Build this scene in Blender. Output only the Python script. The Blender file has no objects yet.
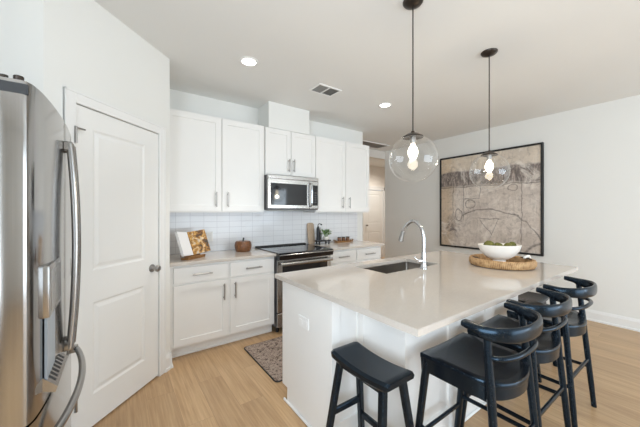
import bpy, bmesh, math, random
from mathutils import Vector, Matrix
random.seed(7)
PI = math.pi
S = bpy.context.scene
C = S.collection

# ------------------------------------------------------------------ camera, world, lights, exposure
cam = bpy.data.cameras.new('camera')
cam.lens = 16.0
cam.sensor_width = 36.0
cam.shift_y = -1.5 / 640
cam.clip_start = 0.02
co = bpy.data.objects.new('camera', cam)
co.location = (0, 0, 1.383)
co.rotation_euler = (PI / 2, 0, math.radians(-35.6))
C.objects.link(co)
S.camera = co

w = bpy.data.worlds.new('world')
S.world = w
w.use_nodes = True
wb = w.node_tree.nodes['Background']
wb.inputs[0].default_value = (0.86, 0.93, 1.0, 1)
wb.inputs[1].default_value = 1.2


def area(name, loc, rot, sx, sy, power, col):
    l = bpy.data.lights.new(name, 'AREA')
    l.shape = 'RECTANGLE'
    l.size, l.size_y, l.energy, l.color = sx, sy, power, col
    o = bpy.data.objects.new(name, l)
    o.location, o.rotation_euler = loc, rot
    C.objects.link(o)
    return o


# daylight through rear and right windows, plus an added light at the left wall
DAY = (0.76, 0.885, 1.0)
area('daylight_area', (3.0, -3.97, 1.2), (math.radians(98), 0, 0), 3.2, 2.3, 195, DAY)
area('daylight_area', (-0.93, -0.70, 1.45), (math.radians(98), 0, -PI / 2), 1.8, 1.7, 165, DAY)  # added side light to brighten the kitchen; no left window is known
area('daylight_area', (4.91, -3.35, 1.35), (math.radians(104), 0, PI / 2), 1.1, 1.8, 90, DAY)

S.view_settings.view_transform = 'Standard'
S.view_settings.look = 'None'
S.view_settings.gamma = 1
S.view_settings.use_curve_mapping = False
S.view_settings.exposure = -0.68
S.cycles.use_denoising = True
S.cycles.max_bounces = 10
S.cycles.diffuse_bounces = 6
S.cycles.transparent_max_bounces = 12
S.cycles.caustics_reflective = False
S.cycles.caustics_refractive = False
S.cycles.sample_clamp_indirect = 4


# ------------------------------------------------------------------ materials
class NT:
    """small helper round a node tree"""

    def __init__(self, name):
        self.m = bpy.data.materials.new(name)
        self.m.use_nodes = True
        self.t = self.m.node_tree
        self.b = self.t.nodes['Principled BSDF']

    def n(self, typ, **kw):
        nd = self.t.nodes.new('ShaderNode' + typ)
        for k, v in kw.items():
            if k in nd.inputs:
                self.put(nd.inputs[k], v)
            else:
                setattr(nd, k, v)
        return nd

    def put(self, sock, v):
        if hasattr(v, 'is_output') or isinstance(v, bpy.types.NodeSocket):
            self.t.links.new(v, sock)
        else:
            sock.default_value = v

    def math(self, op, a, b=0.0, clamp=False):
        nd = self.t.nodes.new('ShaderNodeMath')
        nd.operation = op
        nd.use_clamp = clamp
        self.put(nd.inputs[0], a)
        self.put(nd.inputs[1], b)
        return nd.outputs[0]

    def ramp(self, fac, stops):
        nd = self.t.nodes.new('ShaderNodeValToRGB')
        e = nd.color_ramp.elements
        while len(e) > 1:
            e.remove(e[-1])
        e[0].position, e[0].color = stops[0][0], (*stops[0][1], 1)
        for p, c in stops[1:]:
            x = e.new(p)
            x.color = (*c, 1)
        self.put(nd.inputs[0], fac)
        return nd.outputs[0]

    def mix(self, fac, a, b, mode='MIX'):
        nd = self.t.nodes.new('ShaderNodeMix')
        nd.data_type = 'RGBA'
        nd.blend_type = mode
        self.put(nd.inputs[0], fac)
        self.put(nd.inputs[6], a if not isinstance(a, tuple) else (*a[:3], 1))
        self.put(nd.inputs[7], b if not isinstance(b, tuple) else (*b[:3], 1))
        return nd.outputs[2]

    def coord(self, scale=(1, 1, 1), loc=(0, 0, 0), rot=(0, 0, 0)):
        tc = self.t.nodes.new('ShaderNodeTexCoord')
        mp = self.t.nodes.new('ShaderNodeMapping')
        mp.inputs['Scale'].default_value = scale
        mp.inputs['Location'].default_value = loc
        mp.inputs['Rotation'].default_value = rot
        self.t.links.new(tc.outputs['Object'], mp.inputs[0])
        return mp.outputs[0]

    def noise(self, vec, scale, detail=3, rough=0.5, dist=0.0):
        nd = self.t.nodes.new('ShaderNodeTexNoise')
        self.t.links.new(vec, nd.inputs['Vector'])
        nd.inputs['Scale'].default_value = scale
        nd.inputs['Detail'].default_value = detail
        nd.inputs['Roughness'].default_value = rough
        nd.inputs['Distortion'].default_value = dist
        return nd.outputs['Fac']

    def bump(self, h, strength=0.2, dist=0.002):
        nd = self.t.nodes.new('ShaderNodeBump')
        nd.inputs['Strength'].default_value = strength
        nd.inputs['Distance'].default_value = dist
        self.t.links.new(h, nd.inputs['Height'])
        self.t.links.new(nd.outputs[0], self.b.inputs['Normal'])

    def set(self, **kw):
        for k, v in kw.items():
            k = k.replace('_', ' ')
            if isinstance(v, tuple) and len(v) == 3:
                v = (*v, 1)
            self.put(self.b.inputs[k], v)
        return self.m


def plain(name, col, rough=0.5, metal=0.0, vary=0.03, scale=8.0, spec=0.5, bump=0.0):
    t = NT(name)
    v = t.coord()
    f = t.noise(v, scale, 4)
    lo = tuple(max(0, c * (1 - vary)) for c in col)
    hi = tuple(min(1, c * (1 + vary)) for c in col)
    c = t.ramp(f, [(0.3, lo), (0.7, hi)])
    if bump:
        t.bump(t.noise(v, scale * 30, 3), bump)
    t.set(Base_Color=c, Roughness=rough, Metallic=metal)
    t.b.inputs['Specular IOR Level'].default_value = spec
    return t.m


def brushed(name, col, rough, stretch, amp=0.10):
    t = NT(name)
    v = t.coord(scale=stretch)
    f = t.noise(v, 3.0, 5, 0.6)
    c = t.ramp(f, [(0.25, tuple(x * (1 - amp) for x in col)), (0.75, tuple(min(1, x * (1 + amp)) for x in col))])
    r = t.math('ADD', t.math('MULTIPLY', f, 0.08), rough - 0.04)
    return t.set(Base_Color=c, Roughness=r, Metallic=1.0)


def emit(name, col, strength):
    t = NT(name)
    t.set(Base_Color=(0.9, 0.9, 0.9), Emission_Color=col)
    t.b.inputs['Emission Strength'].default_value = strength
    return t.m


M = {}
M['wall'] = plain('painted_wall', (0.80, 0.80, 0.775), 0.85, vary=0.008, scale=1.5, spec=0.2, bump=0.03)
M['hall'] = plain('hall_wall_paint', (0.78, 0.74, 0.69), 0.85, vary=0.008, scale=1.5, spec=0.2, bump=0.03)
M['ceil'] = plain('ceiling_paint', (0.80, 0.80, 0.785), 0.9, vary=0.008, scale=1.5, spec=0.1, bump=0.03)
M['trim'] = plain('white_trim_paint', (0.83, 0.83, 0.82), 0.4, vary=0.006, scale=3)
M['door'] = plain('white_door_paint', (0.83, 0.83, 0.815), 0.42, vary=0.006, scale=3)
M['cab'] = plain('white_cabinet_paint', (0.83, 0.82, 0.80), 0.38, vary=0.008, scale=4)
M['plate'] = plain('white_plastic', (0.86, 0.86, 0.85), 0.35, vary=0.01)
M['black'] = plain('black_plastic', (0.010, 0.010, 0.011), 0.5, vary=0.2)
M['bglass'] = plain('black_glass', (0.008, 0.008, 0.010), 0.05, vary=0.2)
M['steel'] = brushed('brushed_steel', (0.46, 0.445, 0.43), 0.22, (1, 1, 60))
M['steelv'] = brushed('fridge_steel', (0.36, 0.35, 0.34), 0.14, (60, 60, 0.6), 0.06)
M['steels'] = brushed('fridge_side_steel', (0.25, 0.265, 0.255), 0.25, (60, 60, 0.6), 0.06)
M['hsteel'] = brushed('handle_steel', (0.36, 0.35, 0.34), 0.22, (30, 30, 1), 0.05)
M['nickel'] = brushed('brushed_nickel', (0.40, 0.385, 0.37), 0.42, (20, 20, 20), 0.05)
M['chrome'] = brushed('chrome', (0.58, 0.59, 0.61), 0.10, (5, 5, 5), 0.03)
M['sink'] = brushed('sink_steel', (0.34, 0.31, 0.28), 0.30, (4, 60, 60), 0.08)
M['bronze'] = plain('dark_bronze', (0.055, 0.045, 0.038), 0.32, 0.8, vary=0.15)
M['white_ceramic'] = plain('white_ceramic', (0.82, 0.79, 0.74), 0.3, vary=0.02)
M['dkgrey'] = plain('dark_grey_plastic', (0.07, 0.07, 0.075), 0.4, vary=0.1)
M['lever'] = plain('pale_chrome', (0.85, 0.85, 0.86), 0.12, 0.9, vary=0.03)


def mat_quartz(name, base, rough):
    t = NT(name)
    v = t.coord()
    f = t.noise(v, 90, 3, 0.7)
    g = t.noise(v, 6, 4, 0.6)
    c = t.ramp(f, [(0.3, tuple(x * 0.93 for x in base)), (0.7, tuple(x * 1.05 for x in base))])
    c = t.mix(0.5, c, t.ramp(g, [(0.3, tuple(x * 0.96 for x in base)), (0.7, tuple(x * 1.03 for x in base))]))
    t.set(Base_Color=c, Roughness=rough)
    t.b.inputs['Specular IOR Level'].default_value = 0.8
    return t.m


M['quartz'] = mat_quartz('greige_quartz', (0.56, 0.51, 0.46), 0.07)


def mat_floor():
    t = NT('oak_plank_floor')
    tc = t.t.nodes.new('ShaderNodeTexCoord')
    sp = t.n('SeparateXYZ')
    t.t.links.new(tc.outputs['Object'], sp.inputs[0])
    cb = t.n('CombineXYZ', X=sp.outputs['Y'], Y=sp.outputs['X'], Z=0.0)
    bk = t.t.nodes.new('ShaderNodeTexBrick')
    bk.offset = 0.37
    t.t.links.new(cb.outputs[0], bk.inputs['Vector'])
    for k, vv in dict(Scale=1.0, Mortar_Size=0.0012, Mortar_Smooth=0.2, Bias=0.0, Brick_Width=1.22, Row_Height=0.18).items():
        bk.inputs[k.replace('_', ' ')].default_value = vv
    bk.inputs['Color1'].default_value = (0, 0, 0, 1)
    bk.inputs['Color2'].default_value = (1, 1, 1, 1)
    bk.inputs['Mortar'].default_value = (0.5, 0.5, 0.5, 1)
    # grain stretched along the planks, offset by plank
    off = t.math('MULTIPLY', bk.outputs['Color'], 7.3)
    gv = t.n('CombineXYZ', X=t.math('MULTIPLY', sp.outputs['X'], 9.0), Y=t.math('ADD', t.math('MULTIPLY', sp.outputs['Y'], 0.9), off), Z=off)
    g1 = t.noise(gv.outputs[0], 1.15, 6, 0.66, 1.1)
    gv2 = t.n('CombineXYZ', X=t.math('MULTIPLY', sp.outputs['X'], 55.0), Y=t.math('ADD', t.math('MULTIPLY', sp.outputs['Y'], 1.6), off), Z=off)
    g2 = t.noise(gv2.outputs[0], 1.5, 4, 0.6, 0.2)
    c = t.ramp(g1, [(0.25, (0.34, 0.20, 0.098)), (0.5, (0.52, 0.335, 0.175)), (0.75, (0.63, 0.43, 0.245))])
    c = t.mix(0.45, c, t.ramp(g2, [(0.3, (0.31, 0.18, 0.088)), (0.7, (0.62, 0.43, 0.255))]))
    tone = t.ramp(bk.outputs['Color'], [(0.0, (0.90, 0.89, 0.88)), (1.0, (1.09, 1.09, 1.08))])
    c = t.mix(1.0, c, tone, 'MULTIPLY')
    c = t.mix(t.math('MULTIPLY', bk.outputs['Fac'], 0.4), c, (0.12, 0.07, 0.04))
    t.set(Base_Color=c, Roughness=t.math('ADD', t.math('MULTIPLY', g2, 0.12), 0.28))
    t.bump(g2, 0.05)
    return t.m


M['floor'] = mat_floor()


def mat_tile():
    t = NT('white_subway_tile')
    tc = t.t.nodes.new('ShaderNodeTexCoord')
    sp = t.n('SeparateXYZ')
    t.t.links.new(tc.outputs['Object'], sp.inputs[0])
    cb = t.n('CombineXYZ', X=t.math('ADD', sp.outputs['X'], 0.064), Y=sp.outputs['Z'], Z=0.0)
    bk = t.t.nodes.new('ShaderNodeTexBrick')
    bk.offset = 0.0
    t.t.links.new(cb.outputs[0], bk.inputs['Vector'])
    for k, vv in dict(Scale=1.0, Mortar_Size=0.0022, Mortar_Smooth=0.3, Bias=0.0, Brick_Width=0.15, Row_Height=0.0705).items():
        bk.inputs[k.replace('_', ' ')].default_value = vv
    bk.inputs['Color1'].default_value = (0.80, 0.81, 0.83, 1)
    bk.inputs['Color2'].default_value = (0.82, 0.83, 0.85, 1)
    bk.inputs['Mortar'].default_value = (0.62, 0.62, 0.65, 1)
    inv = t.math('SUBTRACT', 1.0, bk.outputs['Fac'])
    wob = t.noise(t.coord(), 14, 2)
    t.bump(t.math('ADD', inv, t.math('MULTIPLY', wob, 0.4)), 0.25, 0.002)
    return t.set(Base_Color=bk.outputs['Color'], Roughness=0.14)


M['tile'] = mat_tile()


def mat_blackwood():
    t = NT('black_stained_wood')
    v = t.coord(scale=(1, 1, 1))
    f = t.noise(v, 60, 4, 0.6)
    c = t.ramp(f, [(0.3, (0.004, 0.0055, 0.008)), (0.7, (0.007, 0.009, 0.013))])
    t.set(Base_Color=c, Roughness=0.22)
    t.b.inputs['Specular IOR Level'].default_value = 0.38
    t.b.inputs['Specular Tint'].default_value = (0.47, 0.73, 1.0, 1)  # blue sheen of skylight put into the tint and the base colour
    return t.m


M['stool'] = mat_blackwood()


def mat_wood(name, a, b, rough=0.5, scale=(1, 1, 12)):
    t = NT(name)
    f = t.noise(t.coord(scale=scale), 9, 5, 0.6, 0.8)
    c = t.ramp(f, [(0.3, a), (0.7, b)])
    t.bump(f, 0.15)
    return t.set(Base_Color=c, Roughness=rough)


M['brownwood'] = mat_wood('brown_wood', (0.07, 0.025, 0.010), (0.27, 0.115, 0.045), 0.35, (6, 6, 6))
M['standwood'] = mat_wood('warm_wood', (0.16, 0.07, 0.02), (0.36, 0.18, 0.06), 0.4, (2, 12, 12))
M['boardwood'] = mat_wood('pale_wood', (0.45, 0.33, 0.23), (0.58, 0.45, 0.33), 0.5, (12, 2, 2))


def mat_glass():
    t = NT('clear_globe_glass')
    out = t.t.nodes['Material Output']
    tr = t.n('BsdfTransparent')
    tr.inputs[0].default_value = (0.985, 0.985, 0.98, 1)
    gl = t.n('BsdfGlossy')
    gl.inputs['Roughness'].default_value = 0.03
    gl.inputs['Color'].default_value = (1, 1, 1, 1)
    lw = t.n('LayerWeight')
    lw.inputs['Blend'].default_value = 0.5
    fac = t.math('ADD', t.math('MULTIPLY', t.math('POWER', lw.outputs['Facing'], 4.0), 0.70), 0.065, clamp=True)
    mx = t.n('MixShader')
    t.t.links.new(fac, mx.inputs[0])
    t.t.links.new(tr.outputs[0], mx.inputs[1])
    t.t.links.new(gl.outputs[0], mx.inputs[2])
    t.t.links.new(mx.outputs[0], out.inputs['Surface'])
    return t.m


M['glass'] = mat_glass()
M['bulb'] = emit('warm_bulb', (1.0, 0.88, 0.68), 18)
M['downlight'] = emit('downlight_lens', (1.0, 0.96, 0.88), 14)


def mat_rug():
    t = NT('woven_rug')
    v = t.coord()
    f = t.noise(v, 44, 3, 0.8, 0.3)
    g = t.noise(t.coord(scale=(1, 3, 1)), 22, 3, 0.6)
    c = t.ramp(f, [(0.38, (0.03, 0.02, 0.016)), (0.46, (0.20, 0.13, 0.10)), (0.54, (0.52, 0.43, 0.36)), (0.64, (0.12, 0.07, 0.055))])
    c = t.mix(0.2, c, t.ramp(g, [(0.35, (0.10, 0.065, 0.05)), (0.65, (0.45, 0.36, 0.30))]))
    t.bump(f, 0.8, 0.004)
    return t.set(Base_Color=c, Roughness=0.95)


M['rug'] = mat_rug()


def mat_rattan():
    t = NT('woven_seagrass')
    tc = t.t.nodes.new('ShaderNodeTexCoord')
    sp = t.n('SeparateXYZ')
    t.t.links.new(tc.outputs['Object'], sp.inputs[0])
    ang = t.math('ARCTAN2', sp.outputs['Y'], sp.outputs['X'])
    wv = t.math('SINE', t.math('ADD', t.math('MULTIPLY', ang, 120.0), t.math('MULTIPLY', sp.outputs['Z'], 60.0)))
    nz = t.noise(t.coord(), 30, 4, 0.6)
    h = t.math('ADD', t.math('MULTIPLY', wv, 0.12), nz)
    c = t.ramp(h, [(0.25, (0.17, 0.085, 0.035)), (0.55, (0.46, 0.28, 0.13)), (0.85, (0.62, 0.44, 0.25))])
    t.bump(h, 0.7, 0.006)
    return t.set(Base_Color=c, Roughness=0.75)


M['rattan'] = mat_rattan()


def mat_moss():
    t = NT('moss')
    f = t.noise(t.coord(), 60, 4, 0.7)
    c = t.ramp(f, [(0.3, (0.04, 0.05, 0.010)), (0.7, (0.20, 0.19, 0.05))])
    t.bump(f, 0.9, 0.006)
    return t.set(Base_Color=c, Roughness=0.95)


M['moss'] = mat_moss()


def mat_leaf():
    t = NT('green_leaf')
    f = t.noise(t.coord(), 25, 3)
    return t.set(Base_Color=t.ramp(f, [(0.3, (0.05, 0.14, 0.02)), (0.7, (0.20, 0.38, 0.06))]), Roughness=0.5)


M['leaf'] = mat_leaf()


def mat_art(y0, y1, z0, z1):
    """abstract beige and charcoal drawing; u runs from the far end of the wall towards the room, v upwards (object = world coordinates)"""
    t = NT('abstract_art')
    tc = t.t.nodes.new('ShaderNodeTexCoord')
    sp = t.n('SeparateXYZ')
    t.t.links.new(tc.outputs['Object'], sp.inputs[0])
    vec = tc.outputs['Object']
    wob = t.math('MULTIPLY', t.math('SUBTRACT', t.noise(vec, 5, 3), 0.5), 0.05)
    u = t.math('ADD', t.math('DIVIDE', t.math('SUBTRACT', y1, sp.outputs['Y']), y1 - y0), wob)
    v = t.math('ADD', t.math('DIVIDE', t.math('SUBTRACT', sp.outputs['Z'], z0), z1 - z0), wob)

    def band(x, a, b, soft=0.012):
        lo = t.n('MapRange', Value=x)
        lo.inputs[1].default_value, lo.inputs[2].default_value = a - soft, a + soft
        hi = t.n('MapRange', Value=x)
        hi.inputs[1].default_value, hi.inputs[2].default_value = b - soft, b + soft
        return t.math('MULTIPLY', lo.outputs[0], t.math('SUBTRACT', 1.0, hi.outputs[0]))

    def line(d, wd):
        mr = t.n('MapRange', Value=t.math('ABSOLUTE', d))
        mr.inputs[1].default_value, mr.inputs[2].default_value = wd * 0.5, wd * 2.0
        mr.inputs[3].default_value, mr.inputs[4].default_value = 1.0, 0.0
        return mr.outputs[0]

    def circ(cu, cv, r, su=1.0, sv=1.0):
        a = t.math('MULTIPLY', t.math('SUBTRACT', u, cu), su)
        b = t.math('MULTIPLY', t.math('SUBTRACT', v, cv), sv)
        return t.math('SUBTRACT', t.math('SQRT', t.math('ADD', t.math('MULTIPLY', a, a), t.math('MULTIPLY', b, b))), r)

    n1 = t.noise(vec, 3.2, 6, 0.65)
    n2 = t.noise(vec, 26, 5, 0.7)
    n3 = t.noise(vec, 9, 5, 0.65, 1.5)
    base = t.ramp(n1, [(0.3, (0.56, 0.485, 0.42)), (0.5, (0.70, 0.62, 0.55)), (0.7, (0.78, 0.71, 0.635))])
    base = t.mix(0.35, base, t.ramp(n2, [(0.35, (0.42, 0.35, 0.31)), (0.62, (0.78, 0.70, 0.62))]))
    c = base
    # warm pale strip along the top and at the far edge
    c = t.mix(t.math('MULTIPLY', band(v, 0.83, 1.2), 0.75), c, t.ramp(n1, [(0.35, (0.72, 0.62, 0.50)), (0.65, (0.80, 0.71, 0.59))]))
    c = t.mix(t.math('MULTIPLY', t.ramp(t.noise(vec, 2.3, 4, 0.6), [(0.42, (0, 0, 0)), (0.62, (1, 1, 1))]), 0.35), c, (0.38, 0.32, 0.29))
    c = t.mix(t.math('MULTIPLY', band(u, -0.2, 0.15, 0.05), 0.6), c, (0.60, 0.44, 0.27))
    # dark scratched band
    scr = t.noise(t.coord(scale=(1, 3, 1), rot=(0.7, 0, 0)), 4.5, 5, 0.7, 2.5)
    dk = t.ramp(scr, [(0.36, (0.075, 0.062, 0.06)), (0.5, (0.21, 0.175, 0.16)), (0.64, (0.50, 0.42, 0.37))])
    bt = t.math('SUBTRACT', v, t.math('MULTIPLY', u, 0.0))
    c = t.mix(t.math('MULTIPLY', band(bt, 0.665, 0.825, 0.01), 0.92), c, dk)
    # smudges
    sm = t.ramp(n3, [(0.52, (0, 0, 0)), (0.66, (1, 1, 1))])
    c = t.mix(t.math('MULTIPLY', sm, 0.38), c, (0.20, 0.165, 0.15))
    blob = t.n('MapRange', Value=circ(0.15, 0.22, 0.0, 1.0, 1.0))
    blob.inputs[1].default_value, blob.inputs[2].default_value, blob.inputs[3].default_value, blob.inputs[4].default_value = 0.02, 0.16, 0.85, 0.0
    c = t.mix(t.math('MULTIPLY', blob.outputs[0], t.ramp(n3, [(0.4, (0.15,) * 3), (0.6, (1,) * 3)])), c, (0.13, 0.11, 0.11))
    # dry-brush streaks and rubbed patches
    for sc, th, am in (((1, 2.2, 16), 0.57, 0.28), ((1, 16, 1.6), 0.56, 0.34)):
        st_ = t.noise(t.coord(scale=sc), 2.2, 5, 0.7, 0.4)
        c = t.mix(t.math('MULTIPLY', t.ramp(st_, [(th, (0, 0, 0)), (th + 0.10, (1, 1, 1))]), am), c, (0.25, 0.205, 0.185))
    lt = t.noise(vec, 4.0, 6, 0.7, 1.0)
    c = t.mix(t.math('MULTIPLY', t.ramp(lt, [(0.54, (0, 0, 0)), (0.64, (1, 1, 1))]), 0.65), c, (0.82, 0.76, 0.69))
    # charcoal strokes
    ink = (0.10, 0.085, 0.08)
    strokes = [
        t.math('MULTIPLY', line(t.math('SUBTRACT', u, 0.28), 0.004), band(v, 0.30, 0.68)),
        t.math('MULTIPLY', line(t.math('SUBTRACT', u, 0.155), 0.003), band(v, 0.32, 0.66)),
        t.math('MULTIPLY', line(t.math('SUBTRACT', v, 0.53), 0.003), band(u, 0.27, 0.45)),
        t.math('MULTIPLY', line(t.math('SUBTRACT', v, 0.655), 0.004), band(u, 0.0, 1.0)),
        t.math('MULTIPLY', line(t.math('SUBTRACT', u, 0.45), 0.003), band(v, 0.53, 0.66)),
        t.math('MULTIPLY', line(t.math('SUBTRACT', u, 0.83), 0.003), band(v, 0.0, 0.66)),
        t.math('MULTIPLY', line(circ(0.52, -0.08, 0.52, 1.0, 1.05), 0.005), band(u, 0.27, 1.0)),
        line(circ(0.355, 0.475, 0.052, 1.0, 1.15), 0.004),
        line(circ(0.225, 0.36, 0.045, 1.1, 0.7), 0.003),
        line(circ(0.755, 0.615, 0.042, 1.0, 1.5), 0.004),
        t.math('MULTIPLY', line(t.math('SUBTRACT', t.math('ADD', v, t.math('MULTIPLY', u, 1.25)), 0.87), 0.005), band(u, 0.45, 0.57)),
        t.math('MULTIPLY', line(t.math('SUBTRACT', t.math('SUBTRACT', v, t.math('MULTIPLY', u, 2.2)), -1.08), 0.005), band(u, 0.55, 0.64)),
        t.math('MULTIPLY', line(t.math('SUBTRACT', v, 0.325), 0.003), band(u, 0.43, 0.66)),
        t.math('MULTIPLY', line(circ(1.02, -0.06, 0.17, 1.0, 1.0), 0.008), band(u, 0.85, 1.0)),
    ]
    for s in strokes:
        c = t.mix(t.math('MULTIPLY', s, t.math('ADD', t.math('MULTIPLY', n3, 1.1), 0.05), clamp=True), c, ink)
    t.bump(n2, 0.2)
    return t.set(Base_Color=c, Roughness=0.8)


def mat_photo_page():
    t = NT('printed_food_photo')
    v = t.coord()
    f = t.noise(v, 15, 4, 0.65, 0.8)
    vo = t.n('TexVoronoi')
    t.t.links.new(v, vo.inputs['Vector'])
    vo.inputs['Scale'].default_value = 28
    c = t.ramp(f, [(0.38, (0.03, 0.028, 0.03)), (0.46, (0.34, 0.14, 0.03)), (0.53, (0.75, 0.40, 0.08)), (0.60, (0.80, 0.72, 0.60))])
    c = t.mix(0.35, c, t.ramp(vo.outputs['Distance'], [(0.1, (0.8, 0.55, 0.2)), (0.5, (0.10, 0.07, 0.05))]))
    return t.set(Base_Color=c, Roughness=0.35)


M['photo_page'] = mat_photo_page()
M['page'] = plain('white_paper', (0.85, 0.85, 0.86), 0.6, vary=0.01)
M['display'] = plain('grey_display', (0.10, 0.10, 0.105), 0.10, vary=0.2)
M['recess'] = plain('pale_blue_grey_plastic', (0.36, 0.41, 0.46), 0.35, vary=0.04)
M['burner'] = plain('printed_burner_ring', (0.10, 0.10, 0.105), 0.2, vary=0.05)
M['bag'] = plain('black_iron', (0.012, 0.013, 0.016), 0.45, vary=0.2)
M['green_bottle'] = plain('dark_bottle_glass', (0.02, 0.018, 0.012), 0.12, vary=0.2)
M['vent_dark'] = plain('vent_shadow_grey', (0.30, 0.30, 0.29), 0.8, vary=0.05)
M['vent_brown'] = plain('vent_filter_grey', (0.46, 0.42, 0.385), 0.9, vary=0.05)
M['candle'] = plain('dark_jar', (0.02, 0.015, 0.012), 0.25, vary=0.2)


# ------------------------------------------------------------------ mesh helpers
def box(bm, x0, x1, y0, y1, z0, z1, bev=0.0, seg=1):
    r = bmesh.ops.create_cube(bm, size=1.0)
    vs = r['verts']
    bmesh.ops.scale(bm, vec=(abs(x1 - x0), abs(y1 - y0), abs(z1 - z0)), verts=vs)
    bmesh.ops.translate(bm, vec=((x0 + x1) / 2, (y0 + y1) / 2, (z0 + z1) / 2), verts=vs)
    if bev > 0:
        es = list({e for v in vs for e in v.link_edges})
        rr = bmesh.ops.bevel(bm, geom=es, offset=bev, segments=seg, profile=0.6, affect='EDGES')
        vs = list({v for f in rr['faces'] for v in f.verts} | {v for v in vs if v.is_valid})
    return vs


def ring_loft(bm, rings, cap=True, closed=False):
    """rings: lists of coordinates with the same length"""
    vr = [[bm.verts.new(p) for p in r] for r in rings]
    n = len(vr[0])
    pairs = list(zip(vr, vr[1:]))
    if closed:
        pairs.append((vr[-1], vr[0]))
    for a, b in pairs:
        for i in range(n):
            bm.faces.new((a[i], a[(i + 1) % n], b[(i + 1) % n], b[i]))
    if cap and not closed:
        bm.faces.new(list(reversed(vr[0])))
        bm.faces.new(vr[-1])
    return vr


def lathe(bm, prof, seg=32, cx=0, cy=0, squash=1.0, wave=None):
    """profile of (r, z); a radius of 0 closes the end"""
    rows = []
    for r, z in prof:
        if r <= 1e-6:
            rows.append([bm.verts.new((cx, cy, z))])
        else:
            row = []
            for i in range(seg):
                a = 2 * PI * i / seg
                k = 1 + (wave(a) if wave else 0)
                row.append(bm.verts.new((cx + r * k * math.cos(a), cy + r * k * squash * math.sin(a), z)))
            rows.append(row)
    for a, b in zip(rows, rows[1:]):
        if len(a) == 1 and len(b) == 1:
            continue
        for i in range(seg):
            j = (i + 1) % seg
            if len(a) == 1:
                bm.faces.new((a[0], b[j], b[i]))
            elif len(b) == 1:
                bm.faces.new((a[i], a[j], b[0]))
            else:
                bm.faces.new((a[i], a[j], b[j], b[i]))


def spline(pts, n=8, closed=False):
    P = [Vector(p) for p in pts]
    out = []
    m = len(P)
    rng = range(m) if closed else range(m - 1)
    for i in rng:
        p1, p2 = P[i], P[(i + 1) % m]
        p0 = P[i - 1] if (i > 0 or closed) else p1 * 2 - p2
        p3 = P[(i + 2) % m] if (i + 2 < m or closed) else p2 * 2 - p1
        for k in range(n):
            t = k / n
            out.append(0.5 * ((2 * p1) + (p2 - p0) * t + (2 * p0 - 5 * p1 + 4 * p2 - p3) * t * t + (3 * p1 - p0 - 3 * p2 + p3) * t ** 3))
    if not closed:
        out.append(P[-1])
    return out


def tube(bm, pts, rad, seg=10, closed=False):
    """round tube along points; rad is a number or one per point"""
    P = [Vector(p) for p in pts]
    n = len(P)
    rs = rad if isinstance(rad, (list, tuple)) else [rad] * n
    rings = []
    ref = None
    for i in range(n):
        a = P[i - 1] if (i > 0 or closed) else P[i]
        b = P[(i + 1) % n] if (i < n - 1 or closed) else P[i]
        t = (b - a).normalized()
        if ref is None:
            ref = Vector((0, 0, 1)) if abs(t.z) < 0.9 else Vector((1, 0, 0))
        nrm = (ref - t * ref.dot(t)).normalized()
        ref = nrm
        bn = t.cross(nrm)
        rings.append([P[i] + (nrm * math.cos(2 * PI * k / seg) + bn * math.sin(2 * PI * k / seg)) * rs[i] for k in range(seg)])
    ring_loft(bm, rings, cap=True, closed=closed)


def bar(bm, a, b, wa, wb=None, ha=None, hb=None, up=(0, 0, 1), power=4.0, seg=16):
    """straight or tapering bar with a rounded-square section: w across, h along up"""
    wb = wa if wb is None else wb
    ha = wa if ha is None else ha
    hb = ha if hb is None else hb
    a, b = Vector(a), Vector(b)
    t = (b - a).normalized()
    u = Vector(up)
    side = t.cross(u)
    if side.length < 1e-4:
        u = Vector((0, 1, 0))
        side = t.cross(u)
    side.normalize()
    u = side.cross(t).normalized()
    rings = []
    for p, w_, h_ in ((a, wa, ha), (b, wb, hb)):
        r = []
        for k in range(seg):
            an = 2 * PI * (k + 0.5) / seg
            cx, sx = math.cos(an), math.sin(an)
            d = (abs(cx) ** power + abs(sx) ** power) ** (-1 / power)
            r.append(p + side * (cx * d * w_ / 2) + u * (sx * d * h_ / 2))
        rings.append(r)
    ring_loft(bm, rings)


def sphere(bm, c, r, u=20, v=12, sc=(1, 1, 1)):
    rr = bmesh.ops.create_uvsphere(bm, u_segments=u, v_segments=v, radius=r)
    bmesh.ops.scale(bm, vec=sc, verts=rr['verts'])
    bmesh.ops.translate(bm, vec=c, verts=rr['verts'])


def prism(bm, poly, z0, z1, bev=0.0):
    """upright prism over an xy polygon"""
    bot = [bm.verts.new((x, y, z0)) for x, y in poly]
    top = [bm.verts.new((x, y, z1)) for x, y in poly]
    n = len(poly)
    fs = [bm.faces.new(list(reversed(bot))), bm.faces.new(top)]
    for i in range(n):
        fs.append(bm.faces.new((bot[i], bot[(i + 1) % n], top[(i + 1) % n], top[i])))
    if bev:
        es = list({e for f in fs[:2] for e in f.edges})
        bmesh.ops.bevel(bm, geom=es, offset=bev, segments=2, affect='EDGES')


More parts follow.
